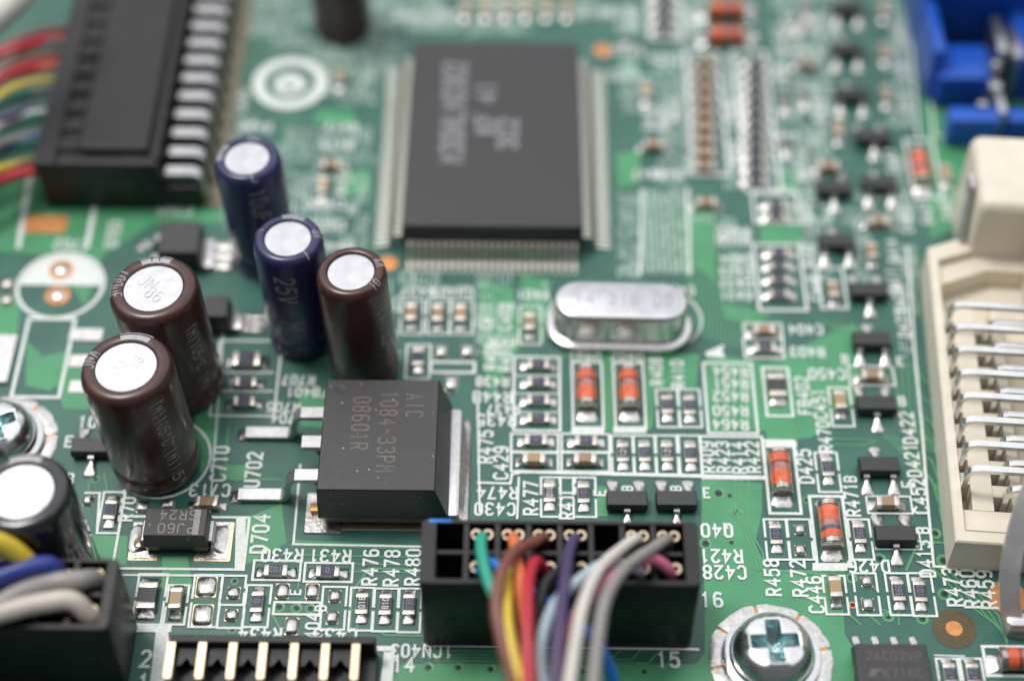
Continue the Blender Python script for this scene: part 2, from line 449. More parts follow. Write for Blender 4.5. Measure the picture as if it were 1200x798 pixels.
_padrnd = random.Random(3)
def solder_pad(px, py, sx, sy, h=0.32, gold=True):
    """bare pad with a frozen lump of solder"""
    c = P(px, py); g = G()
    g.loft([rr(0, 0, sx, sy, 0.08, 0.01, 2), rr(0, 0, sx-0.02, sy-0.02, 0.08, 0.05, 2)])
    o = part('solder_pad', g.mesh('solder_pad', 'gold' if gold else 'tin'), board, (c.x, c.y, 0))
    g = G(); rings = []
    ox, oy = _padrnd.uniform(-.1, .1)*sx, -0.10*sy+_padrnd.uniform(-.05, .05)*sy
    for t in (0, 0.25, 0.5, 0.72, 0.88, 0.97):
        k = 1-t**2.2
        ring = rr(ox*t, oy*t, sx*0.94*k+0.02, sy*0.94*k+0.02, min(sx, sy)*0.42*k*(0.5+0.5*t), 0.05+h*math.sin(t*math.pi/2), 3)
        rings.append([(x*(1+_padrnd.uniform(-.04, .04)), y*(1+_padrnd.uniform(-.04, .04)), z) for x, y, z in ring])
    g.loft(rings)
    part('solder', g.mesh('solder', 'solder', 60), o)
    return o
def flat_pad(x0, y0, x1, y1, m='tin', z=0.05):
    a, b = P(x0, y1), P(x1, y0)
    g = G(); w, d = b.x-a.x, b.y-a.y
    g.loft([rr(0, 0, w, d, 0.1, 0.005, 2), rr(0, 0, w-0.04, d-0.04, 0.1, z, 2)])
    return part('solder_pad', g.mesh('solder_pad', m, 30), board, ((a.x+b.x)/2, (a.y+b.y)/2, 0))

# ------------------------------------------------------------------ chips
CACHE = {}
def cached(key, fn):
    if key not in CACHE: CACHE[key] = fn()
    return CACHE[key]
SZ = {'s': (1.6, 0.82, 0.47), 'c': (1.6, 0.82, 0.80), 'l': (2.05, 1.27, 0.65)}
def chip(kind, px, py, orient, label, mark='', size=None, group=None, bright=False):
    size = size or ('c' if kind == 'C' else 's')
    L, W, H = SZ[size]
    c = P(px, py, H)
    name, cat = {'R': ('chip_resistor', 'resistor'), 'C': ('chip_capacitor', 'capacitor'), 'F': ('chip_inductor', 'inductor')}[kind]
    t = thing(name, label, cat, (c.x, c.y, 0), 0 if orient == 'V' else math.pi/2, group)
    tl = L*0.23
    if kind == 'R':
        bm, bw = 'ceramic', W-0.04
        part('body', cached(('Rb', size), lambda: G().box(-bw/2, bw/2, -L/2+0.03, L/2-0.03, 0.05, H-0.03, 0.02).mesh('body', 'ceramic')), t)
        oc = 'overcoat_k' if bright else 'overcoat'
        part('overcoat', cached(('Ro', size, oc), lambda: G().box(-W/2+0.04, W/2-0.04, -L/2+tl*0.9, L/2-tl*0.9, H-0.035, H+0.025, 0.02).mesh('overcoat', oc)), t)
    else:
        mt = {'C': R_.choice(('mlcc', 'mlcc', 'mlcc2')), 'F': 'ferrite'}[kind]
        part('body', cached((kind, size, mt), lambda: G().box(-W/2+0.02, W/2-0.02, -L/2+0.05, L/2-0.05, 0.05, H-0.02, 0.04).mesh('body', mt)), t)
    for s in (-1, 1):
        y0, y1 = sorted((s*(L/2-tl), s*L/2))
        part('terminal', cached(('T', size, s), lambda: G().box(-W/2, W/2, y0, y1, 0.03, H, 0.05).mesh('terminal', 'term', 40)), t)
        k = R_.randrange(4)
        part('solder_joint', cached(('S', size, s, k), lambda: G().fillet(W*0.92, W*1.12, 0.66, H*0.62, 0.10, 'y', s, (0, s*(L/2-0.04), 0.0), rnd=random.Random(k*7+s)).mesh('solder_joint', 'solder', 60)), t)
    if mark:
        g = text_geom(G(), mark, 0, 0, H+0.03, 0.40, 90 if orient == 'V' else 90, 0.075 if bright else 0.06)
        part('lettering', g.mesh('lettering', 'chipmark' if bright else 'chipmark_d', fix=False), t)
    return t

def sot23(px, py, down, label, group=None):
    H = 1.0
    c = P(px, py, H)
    t = thing('transistor', label, 'transistor', (c.x, c.y, 0), 0 if down == 1 else math.pi, group)
    def body():
        r = lambda z, i: rr(0, 0, 2.92-2*i, 1.35-2*i, 0.05, z, 1)
        return G().loft([r(0.08, 0.10), r(0.50, 0.0), r(0.60, 0.0), r(0.96, 0.06), r(H, 0.10)]).mesh('body', 'plastic_s')
    part('body', cached('sotb', body), t)
    for i, (x, s) in enumerate(((0, -1), (-0.95, 1), (0.95, 1))):
        lead = cached(('sotl', s), lambda: G().tube([(0, s*0.6, 0.55), (0, s*0.86, 0.54), (0, s*0.98, 0.40), (0, s*1.04, 0.16), (0, s*1.18, 0.10), (0, s*1.5, 0.09)], 0, flat=(0.42, 0.13)).mesh('lead', 'tin'))
        part('lead', lead, t, (x, 0, 0))
        k = R_.randrange(4)
        sol = cached(('sots', s, k), lambda: G().fillet(0.46, 1.02, 1.25, 0.44, 0.15, 'y', s, (0, s*0.95, 0.0), n=8, pw=1.3, rnd=random.Random(k+11)).mesh('solder_joint', 'solder', 60))
        part('solder_joint', sol, t, (x, 0, 0))
    return t

def melf(px, py, orient, label, flip=False, band=False, group=None):
    """small glass diode lying on its side; px,py is the middle of the glass"""
    Rr, L = 0.74, 3.5
    c = P(px, py, 1.2)
    t = thing('glass_diode', label, 'diode', (c.x, c.y, 0), (0 if orient == 'V' else math.pi/2)+(math.pi if flip else 0), group)
    z = Rr+0.03
    n = 20
    part('glass_body', cached('mg', lambda: G().lathe([(Rr*0.94, -1.32), (Rr, -1.2), (Rr, 0.55)], n, (0, 0, z), 'y', True, True).mesh('glass_body', 'glassdark', 40)), t)
    part('glass_sleeve', cached('mg2', lambda: G().lathe([(Rr+.012, 0.15), (Rr+0.016, 0.5), (Rr+.012, 1.1), (Rr*0.96, 1.32)], n, (0, 0, z), 'y', True, True).mesh('glass_sleeve', 'glassred', 40)), t)
    part('glass_sleeve', cached('mg3', lambda: G().lathe([(Rr+.005, -1.30), (Rr+.014, -1.2), (Rr+.014, -0.62)], n, (0, 0, z), 'y', True, True).mesh('glass_sleeve', 'glassred', 40)), t)
    part('inner_slug', cached('ms', lambda: G().lathe([(Rr+.008, -0.40), (Rr+.01, -0.1), (Rr+.008, 0.16)], n, (0, 0, z), 'y', True, True).mesh('inner_slug', 'slug', 40)), t)
    if band: part('cathode_band', cached('mb', lambda: G().lathe([(Rr+.02, -0.72), (Rr+.02, -0.42)], n, (0, 0, z), 'y', True, True).mesh('cathode_band', 'band', 40)), t)
    for s in (-1, 1):
        prof = [(Rr*0.93, 1.30), (Rr+0.04, 1.36), (Rr+0.04, 1.72), (Rr*0.9, 1.78), (Rr*0.3, 1.80)]
        part('end_cap', cached(('me', s), lambda: G().lathe([(r, s*y) for r, y in prof], n, (0, 0, z), 'y', True, True).mesh('end_cap', 'diodecap', 45)), t)
        part('solder_joint', cached(('mf', s), lambda: G().fillet(1.3, 1.62, 1.05, 0.55, 0.07, 'y', s, (0, s*1.45, 0), n=7, rnd=random.Random(5+s)).mesh('solder_joint', 'solder', 60)), t)
    return t

# ------------------------------------------------------------------ radial can capacitors
def can_capacitor(px, py, D, H, m, label, stripe=95, side=(), rim=(), score=False, emb=(), group=None, lines=0, loc=None, lean=0.0):
    Rr = D/2
    c = P(px, py, H) if loc is None else Vector(loc)
    c.x -= H*math.sin(math.radians(lean))
    t = thing('can_capacitor', label, 'capacitor', (c.x, c.y, 0), 0, group)
    t.rotation_euler = (0, math.radians(lean), 0)
    ri = 0.67
    prof = [(ri*Rr, H-0.30), (ri*Rr+0.02, H-0.10), ((ri+.05)*Rr, H-0.01), (0.80*Rr, H), (0.88*Rr, H-0.05), (0.94*Rr, H-0.20), (0.98*Rr, H-0.45), (Rr, H-0.85),
            (Rr, 2.35), (0.985*Rr, 2.15), (0.955*Rr, 1.95), (0.955*Rr, 1.75), (0.985*Rr, 1.55), (Rr, 1.35), (Rr, 0.45), (0.96*Rr, 0.25), (0.9*Rr, 0.2)]
    part('sleeve', G().lathe(prof, 56).mesh('sleeve', m, 50), t)
    part('can_base', G().lathe([(0.92*Rr, 0.5), (0.92*Rr, 0.02)], 32, cap1=True).mesh('can_base', 'nylon', 40), t)
    S = [0.0]
    for a, b in zip(prof, prof[1:]): S.append(S[-1]+math.hypot(a[0]-b[0], a[1]-b[1]))
    def pos(th, s, off):
        s = min(max(s, 0), S[-1]-1e-4)
        i = max(k for k in range(len(S)-1) if S[k] <= s)
        f = (s-S[i])/(S[i+1]-S[i]); a, b = prof[i], prof[i+1]
        r, z = a[0]+(b[0]-a[0])*f, a[1]+(b[1]-a[1])*f
        def nrm(k):
            k = min(max(k, 0), len(prof)-2); dr, dz = prof[k+1][0]-prof[k][0], prof[k+1][1]-prof[k][1]; l = math.hypot(dr, dz); return (-dz/l, dr/l)
        n0 = nrm(i); nx, nz = n0
        r += nx*off; z += abs(nz)*off
        return (r*math.cos(th), r*math.sin(th), z)
    top = part('can_top', G().lathe([(ri*Rr+0.01, H-0.24), (ri*Rr*0.97, H-0.17), (0.001, H-0.16)], 40, cap1=True).mesh('can_top', 'alu', 30), t)
    if stripe is not None:
        g = G(); n, mseg = 8, 30
        for k in range(mseg):
            s0, s1 = 0.35+(S[-1]-1.2)*k/mseg, 0.35+(S[-1]-1.2)*(k+1)/mseg
            for j in range(n):
                a0, a1 = (math.radians(stripe-24+48*(j+i)/n) for i in (0, 1))
                g.add([pos(a0, s0, 0.02), pos(a1, s0, 0.02), pos(a1, s1, 0.02), pos(a0, s1, 0.02)], [(0, 1, 2, 3)])
        part('polarity_stripe', g.mesh('polarity_stripe', 'sleeveprint', 40), t)
        for j in range(lines):
            g = G(); a0 = math.radians(stripe-6+12*j)
            for k in range(14):
                s0, s1 = 0.3+2.2*k/14, 0.3+2.2*(k+1)/14
                g.add([pos(a0, s0, .03), pos(a0+.035, s0, .03), pos(a0+.035, s1, .03), pos(a0, s1, .03)], [(0, 1, 2, 3)])
            part('stripe_mark', g.mesh('stripe_mark', m), t)
    def put(polys, w, fn, mt='sleeveink'):
        g = G()
        for pl in polys:
            q = [pl[0]]
            for a, b in zip(pl, pl[1:]):
                k = max(1, int(math.hypot(a[0]-b[0], a[1]-b[1])/0.2))
                q += [(a[0]+(b[0]-a[0])*i/k, a[1]+(b[1]-a[1])*i/k) for i in range(1, k+1)]
            h = G().ribbon(q, w, 0, False, 0.0006)
            g.add([fn(x, y, z) for x, y, z in h.v], h.f)
        part('lettering', g.mesh('lettering', mt, 50), t)
    for txt, th, sc, h in side:
        put(strokes(txt, h, 0.62), 0.13*h, lambda u, v, e: pos(math.radians(th)+v/Rr, sc+u, 0.026+e))
    for txt, th, h in rim:
        put(strokes(txt, h, 0.62), 0.14*h, lambda u, v, e: pos(math.radians(th)+u/(0.9*Rr), 0.72-v, 0.026+e))
    for txt, x, y, rot, h in emb:
        g = text_geom(G(), txt, x, y, H-0.157, h, rot, 0.10*h)
        v2 = [(a, b, zz) for a, b, zz in g.v]
        gg = G(); gg.add(v2, g.f)
        part('lettering', gg.mesh('lettering', 'score', fix=False), top)
    if score:
        for k, a in enumerate((90, 200, 325)):
            a = math.radians(a)
            g = G().ribbon([(0, 0), (ri*Rr*0.95*math.cos(a), ri*Rr*0.95*math.sin(a))], 0.16, H-0.150+0.002*k)
            part('vent_score', g.mesh('vent_score', 'scoreline'), top)
    return t

# ------------------------------------------------------------------ plug with two rows of cells
def cable_plug(label, x0, x1, y0, y1, H, ncol, used, base_z=0.0):
    """housing between x0..x1, y0..y1 (mm), open cells on top; returns (thing, cell centres)"""
    cx, cy = (x0+x1)/2, (y0+y1)/2
    t = thing('cable_plug', label, 'connector', (cx, cy, 0))
    W, Dp = x1-x0, y1-y0
    g = G()
    pitch = 2.0; ex = (W-ncol*pitch)/2
    zf = H-3.4
    r = lambda z, i: rr(0, 0, W-2*i, Dp-2*i, 0.35, z, 3)
    g.loft([r(0.02, 0.05), r(zf, 0)])
    wl = 0.5
    def ringwall(outer, inner, z0, z1):
        n = len(outer)
        vs = [(a, b, z0) for a, b, _ in outer]+[(a, b, z1-0.10) for a, b, _ in outer]+[(a*0.996, b*0.975, z1) for a, b, _ in outer]+[(a, b, z1) for a, b, _ in inner]+[(a, b, z0) for a, b, _ in inner]
        fs = []
        for i in range(n):
            j = (i+1) % n
            for k in range(4): fs.append((k*n+i, k*n+j, (k+1)*n+j, (k+1)*n+i))
        g.add(vs, fs)
    sh = rr(0, 0, W, Dp, 0.35, 0, 3)
    inn = [(max(-W/2+ex+0.05, min(W/2-ex-0.05, a)), max(-Dp/2+0.36, min(Dp/2-0.30, b)), 0) for a, b, _ in sh]
    ringwall(sh, inn, zf+0.002, H)
    cells = []
    for i in range(1, ncol):
        xx = -W/2+ex+i*pitch
        g.box(xx-0.17, xx+0.17, -Dp/2+0.37, Dp/2-0.31, zf+0.004, H-0.06)
    for i in range(ncol):
        xa = -W/2+ex+i*pitch
        g.box(xa+0.18, xa+pitch-0.18, -0.13, 0.13, zf+0.006, H-0.12)
        for rrow, yy in ((0, Dp/4), (1, -Dp/4)):
            cells.append((i, rrow, xa+pitch/2, yy))
    part('housing', g.mesh('housing', 'nylon', 35), t)
    for i in range(ncol):                       # locking slots low on the front face
        xx = -W/2+ex+(i+0.5)*pitch
        g = G().box(xx-0.22, xx+0.22, -Dp/2-0.03, -Dp/2+0.1, 3.6, 5.0).box(xx-0.42, xx+0.42, -Dp/2-0.02, -Dp/2+0.1, 3.2, 3.55)
        part('lock_slot', g.mesh('lock_slot', 'nylon'), t)
    out = {}
    for i, rrow, xx, yy in cells:
        out[(i, rrow)] = (cx+xx, cy+yy)
        if (i, rrow) not in used: continue
        g = G()
        for s in (-1, 1):                       # the two rolled wings of the crimped terminal
            pts = [(xx+s*0.37+0.36*math.cos(a), yy+0.22+0.40*math.sin(a), 0) for a in [math.radians(d) for d in range(-150, 191, 34)]]
            a = [Vector((p[0], p[1], H-2.6)) for p in pts]
            n = len(a)
            for j in range(n-1):
                p, q = a[j], a[j+1]
                mid = Vector((xx+s*0.37, yy+0.22, 0)); mid.z = p.z
                pi, qi = mid+(p-mid)*0.60, mid+(q-mid)*0.60
                zt = H-0.25
                g.add([(p.x, p.y, p.z), (q.x, q.y, q.z), (q.x, q.y, zt), (p.x, p.y, zt), (pi.x, pi.y, p.z), (qi.x, qi.y, q.z), (qi.x, qi.y, zt), (pi.x, pi.y, zt)],
                      [(0, 1, 2, 3), (4, 5, 6, 7), (3, 2, 6, 7), (0, 1, 5, 4)])
        part('crimp_terminal', g.mesh('crimp_terminal', 'palegold', 40), t)
    return t, out
def wire(color, pts, rad, label, group=None, strip=None):
    q = spline([P(a, b, z) if len(p) == 3 else Vector(p[:3]) for p in pts for a, b, z in [p[:3]]], 7)
    o = q[0].copy()
    g = G().tube([p-o for p in q], rad, 14)
    return single('wire', g.mesh('wire', 'wire_'+color, 60), label, 'wire', o, 0, group)
def gull(parent, name, pts, w, th, m='tin'):
    return part(name, G().tube(pts, 0, flat=(w, th)).mesh(name, m), parent)

# ------------------------------------------------------------------ copper pours and traces
for pts in (
    [(822, 560), (893, 566), (893, 600), (884, 640), (905, 668), (985, 672), (990, 742), (1000, 760), (1002, 830), (770, 830), (826, 765), (826, 690), (822, 640)],
    [(470, 778), (640, 778), (835, 778), (780, 840), (440, 840)],
    [(828, 415), (900, 425), (1000, 378), (1008, 420), (1005, 470), (952, 512), (900, 520), (897, 505), (828, 505)],
    [(0, 190), (60, 180), (260, 235), (262, 262), (180, 262), (120, 300), (100, 360), (60, 300), (-60, 290), (-60, 190)],
    [(-40, 345), (25, 350), (20, 395), (-60, 400)],
    [(32, 400), (50, 418), (78, 412), (74, 446), (58, 458), (30, 452)],
    [(240, 440), (262, 470), (252, 540), (236, 560), (228, 480)],
    [(255, 545), (290, 545), (290, 562), (258, 562)],
    [(108, 626), (150, 628), (148, 662), (118, 664)],
    [(190, 652), (220, 652), (226, 690), (190, 690)],
    [(275, 612), (330, 590), (336, 636), (292, 660), (276, 660)],
    [(340, 640), (500, 644), (500, 640), (344, 632)],
    [(660, 415), (820, 415), (815, 455), (768, 455), (765, 500), (757, 505), (757, 420), (718, 420), (718, 505), (708, 505), (708, 420), (660, 418)],
    [(890, 262), (940, 262), (940, 286), (890, 286)], [(806, 262), (838, 268), (838, 330), (822, 318)], [(845, 356), (905, 368), (890, 378), (850, 374)], [(912, 200), (945, 202), (945, 226), (912, 226)],
    [(722, 180), (750, 176), (750, 215), (724, 222)], [(728, 72), (746, 74), (746, 90), (726, 88)], [(400, 205), (432, 196), (436, 226), (402, 232)], [(370, 128), (415, 130), (420, 150), (366, 146)],
    [(805, 240), (838, 250), (838, 310), (812, 318)],
    [(560, 330), (600, 335), (612, 400), (575, 470), (562, 400)],
    [(1075, -40), (1100, -40), (1110, 160), (1180, 175), (1180, 240), (1090, 280), (1080, 150)],
    [(1100, 600), (1115, 655), (1190, 665), (1230, 660), (1230, 300), (1085, 300)],
    [(380, 460), (350, 455), (352, 500), (382, 502)],
    [(610, 320), (646, 330), (640, 400), (612, 390)],
    [(700, 605), (712, 605), (712, 570), (700, 570)],
    [(60, 430), (120, 430), (120, 480), (75, 480)],
):
    pour(pts)
for k in range(5): trace([(500+k*3, 762+k*4), (700+k*20, 765+k*4), (716+k*20, 752+k*2)], 0.12)
for k in range(3): trace([(330, 650+k*9), (440-k*8, 652+k*9), (490, 653+k*9)], 0.11)
trace([(410, 740), (412, 700), (416, 690), (432, 666), (500, 668)], 0.13); trace([(418, 745), (421, 698), (436, 672)], 0.13)
trace([(315, 712), (328, 736), (338, 736)], 0.12); trace([(445, 740), (452, 744), (500, 745)], 0.14)
trace([(349, 690), (352, 668)], 0.1); trace([(408, 715), (424, 714)], 0.1)
for k in range(3): trace([(861+k*8, 562), (862+k*8, 600+k*10), (880+k*7, 640+k*4), (888+k*5, 668), (990, 670+k*3)], 0.12)
trace([(866, 566), (866, 606)], 0.14)
for k in range(2): trace([(966, 514+k*7), (1014, 515+k*7), (1026, 518)], 0.1)
for k in range(3): trace([(1036+k*6, 510), (1080+k*4, 553+k*2), (1108, 580+k*5)], 0.12)
for k in range(4): trace([(1050+k*7, 424), (1052+k*7, 480), (1090+k*4, 530)], 0.11)
for k in range(6): trace([(1076, 440+k*22), (1092, 452+k*22), (1100, 470+k*24)], 0.14)
for k in range(4): trace([(1092+k*8, 665), (1140+k*10, 712+k*3), (1180, 742+k*4)], 0.13)
trace([(1062, 668), (1074, 640), (1090, 636), (1120, 636)], 0.18)
for k in range(14): trace([(812+k*5, 392+k*1.5), (814+k*5, 360), (806+k*4, 330-k*2), (796, 318-k*5)], 0.10)
for k in range(12): trace([(757+k*4.3, 230), (754+k*4.5, 318)], 0.09)
for k in range(6): trace([(962+k*5, 378), (975+k*5, 386+k), (1000+k*6, 384-k)], 0.1)
for k in range(5): trace([(724, 110+k*30), (750, 108+k*30)], 0.1)
trace([(1012, 668), (1018, 682), (1030, 694)], 0.12); trace([(1015, 718), (1031, 732)], 0.12); trace([(1053, 715), (1053, 732)], 0.12)
trace([(995, 720), (1009, 732)], 0.12)
trace([(122, 555), (126, 575)], 0.09); trace([(104, 563), (104, 578)], 0.09)
for k in range(8): trace([(265, 40+k*14), (300+k*8, 40+k*14), (330, 60+k*16)], 0.13)
for k in range(10): trace([(560+k*13, -20), (560+k*13, 30)], 0.12)
trace([(268, 500), (264, 540), (272, 562), (330, 562)], 0.12)
part('trace', TR.mesh('trace', 'trace', fix=False), board)['kind'] = 'stuff'
for a in ((275, 681, .3), (272, 738, .32), (327, 711, .45), (347.5, 712.5, .42), (364, 713, .4), (502, 782, .42), (537, 782, .4), (575, 784, .4), (641, 787, .4),
          (683, 787, .4), (755, 787, .35), (827, 637, .5), (857, 636, .3), (864, 601, .5), (867, 604, .3), (842, 578, .55), (945, 586, .3), (998, 677, .45), (1096, 625, .45),
          (1106, 657, .55), (1137, 664, .42), (1107, 696, .5), (1041, 722, .45), (1081, 725, .45), (1031, 655, .5), (855, 581, .3), (112, 562, .35), (1036, 718, .3)):
    via(*a)

# ------------------------------------------------------------------ printed frames on the board
sbox(118, 577, 143, 625); sline([(100, 578), (118, 578)]); sline([(117, 578), (114, 620)])
sbox(137, 606, 289, 667, 0.2); sfill([(277, 607), (288.5, 607), (287, 667), (275, 667)])
sline([(140, 674), (288, 675)]); sbox4(159, 673, 193, 732); sbox4(195, 686, 219, 732)
sbox4(225, 674, 258, 735); sbox4(259, 675, 287, 709); sbox4(256, 709, 285, 736); sbox4(287, 686, 316, 735)
sbox(297, 657, 352, 680); sbox(357, 660, 413, 682); sbox(321, 706, 375, 720)
sbox4(377, 688, 405, 738); sbox4(410, 689, 437, 739); sbox4(438, 690, 466, 740); sbox4(467, 690, 493, 741)
sfill([(183, 737), (198, 737), (194, 800), (176, 800)]); sline([(160, 737), (198, 737)], 0.5)
sfill([(441, 757), (463, 757), (463, 763), (441, 763)]); sfill([(450, 764), (463, 764), (460, 800), (446, 800)])
sline([(498, 756), (818, 761)], 0.2)
sline([(352, 545), (344, 638), (500, 641)], 0.17)
sline([(560, 472), (562, 600)], 0.15); sline([(560, 566), (598, 567), (600, 556), (608, 555)], 0.18); sline([(608, 560), (606, 608)], 0.16)
sline([(606, 553), (895, 560)], 0.3)
sbox4(634, 560, 657, 606); sbox4(672, 560, 698, 606); sbox4(656, 560, 674, 578)
sbox(602, 419, 656, 505, 0.2)
for y in (441, 462, 484): sline([(602, y), (656, y)], 0.12)
sbox(599, 509, 654, 530); sbox(658, 509, 714, 530); sbox(599, 531, 654, 553); sbox(658, 531, 714, 553)
sbox(671, 425, 706, 504, 0.2); sbox(720, 426, 755, 504, 0.2)
sfill([(670, 500), (707, 500), (708, 508), (669, 508)]); sfill([(719, 500), (756, 500), (757, 508), (718, 508)])
sbox4(770, 457, 795, 501); sbox4(796, 457, 821, 501)
for x in (717, 743, 769, 796): sbox4(x, 511, x+25, 557)
sbox(827, 426, 884, 508, 0.2); sbox(822, 512, 895, 561, 0.2)
sbox(898, 517, 934, 602, 0.22); sfill([(897, 517), (933, 517), (934, 525), (897, 525)])
sbox(953, 582, 992, 664, 0.22); sfill([(952, 660), (993, 660), (993, 669), (952, 669)])
sbox4(957, 531, 983, 577); sbox4(996, 609, 1021, 656); sbox4(897, 609, 923, 656); sbox4(924, 609, 951, 656)
sbox4(966, 675, 992, 720); sbox4(1002, 672, 1029, 721); sbox4(1040, 672, 1066, 721); sbox4(1067, 672, 1094, 722)
sbox(1016, 582, 1068, 602, 0.14); sbox(1025, 622, 1078, 644, 0.14)
sline([(1063, 290), (1070, 395), (1080, 500), (1087, 590), (1094, 664), (1170, 668)], 0.2)
sbox(896, 432, 926, 488, 0.2); sbox(872, 380, 916, 397, 0.16); sbox(872, 398, 918, 420, 0.16)
sbox4(973, 455, 998, 500); sbox(995, 430, 1047, 452, 0.14)
sbox4(1101, 772, 1126, 830); sbox4(1129, 772, 1154, 830); sbox(1154, 758, 1230, 792, 0.22)
sline([(1095, 768), (1130, 769)], 0.1); sline([(1000, 770), (1002, 790)], 0.2)
sbox(886, 288, 941, 364, 0.22); sbox(960, 315, 990, 362, 0.18)
sbox(883, 228, 936, 262, 0.2); sbox(808, 62, 848, 206, 0.26); sbox(866, 62, 905, 224, 0.26); sbox(760, -20, 797, 46, 0.24)
sbox(1066, 165, 1098, 232, 0.25); sbox(505, 425, 556, 437, 0.22); sbox(476, 405, 504, 444, 0.16)
for x in (470, 501, 528): sbox4(x, 352, x+26, 392)
sbox4(609, 360, 634, 404); sbox(252, 400, 326, 488, 0.16)
for y in (437, 459): sline([(258, y), (320, y)], 0.14)
sline([(262, 385), (246, 600)], 0.12)
sbox(24, 374, 79, 466, 0.26)
sfill([(826, 414), (846, 405), (849, 405), (846, 412), (850, 420), (828, 418)])
sline([(753, 224), (750, 322)], 0.22); sline([(806, 224), (808, 322)], 0.22)
sline([(1078, -30), (1094, 160), (1180, 166)], 0.2); sline([(1060, -30), (1076, 160)], 0.2)
sline([(22, 290), (38, 190)], 0.4); sline([(102, 290), (112, 238)], 0.4)
c = P(71, 335); SILK.disc(c.x, c.y, Z_SILK, 3.45, 40, 3.15)
SILK.poly([(c.x+3.1*math.cos(math.radians(a)), c.y+3.1*math.sin(math.radians(a))) for a in range(0, 181, 10)], Z_SILK+0.004)
c = P(340, 98); SILK.disc(c.x, c.y, Z_SILK, 3.2, 40, 2.2); SILK.disc(c.x, c.y-0.2, Z_SILK, 1.35, 30, 0.6); SILK.disc(c.x, c.y+0.2, Z_SILK+.003, 0.5, 16)
c = P(190, 537)
SILK.disc(c.x, c.y, Z_SILK, 3.55, 48, 3.38)
c = P(733, 372); SILK.loft([rr(c.x-0.1, c.y-0.2, 11.9, 5.5, 2.7, Z_SILK, 8), rr(c.x-0.1, c.y-0.2, 11.6, 5.2, 2.55, Z_SILK, 8)], False, False)
for r in ((300, 196, 345, 330), (352, -30, 440, 60), (360, 60, 440, 128), (940, 150, 965, 300), (1000, 255, 1020, 330), (838, 296, 884, 352), (905, 235, 945, 262), (268, -30, 352, 42), (262, 140, 300, 320), (300, 150, 440, 196), (345, 205, 432, 326), (728, 62, 808, 132), (772, 132, 812, 226), (905, -20, 985, 60), (905, 60, 960, 150), (1042, -20, 1070, 150),
          (545, -30, 752, 44), (850, 50, 872, 226), (1046, 185, 1066, 275), (440, -30, 545, 40), (725, 225, 750, 330), (905, 175, 960, 235), (840, 255, 884, 292), (952, 255, 975, 330), (470, 318, 600, 340), (790, -20, 832, 60), (955, 20, 978, 190), (930, 60, 960, 245), (1000, 225, 1062, 275), (962, 240, 1000, 262), (812, 225, 840, 262), (300, 40, 360, 60), (425, 45, 468, 120), (440, 325, 470, 420), (555, 345, 610, 420), (1055, 225, 1075, 420), (600, 330, 640, 352)):
    yy = r[1]
    while yy < r[3]:
        hh = R_.uniform(8, 26); xx = r[0]
        while xx < r[2]:
            ww = R_.uniform(10, 40)
            if R_.random() < 0.88: hatch(xx, yy, min(xx+ww-2, r[2]), min(yy+hh-2, r[3]), R_.uniform(0.26, 0.42), R_.uniform(0.10, 0.18), R_.random() < 0.5)
            xx += ww
        yy += hh
hatch(753, 224, 806, 320, 0.30, 0.10); hatch(753, 224, 806, 320, 0.45, 0.12, True)
o = part('hatching', HT.mesh('hatching', 'mint', fix=False), board); o['kind'] = 'stuff'
part('silkscreen', SILK.mesh('silkscreen', 'silk', fix=False), board)

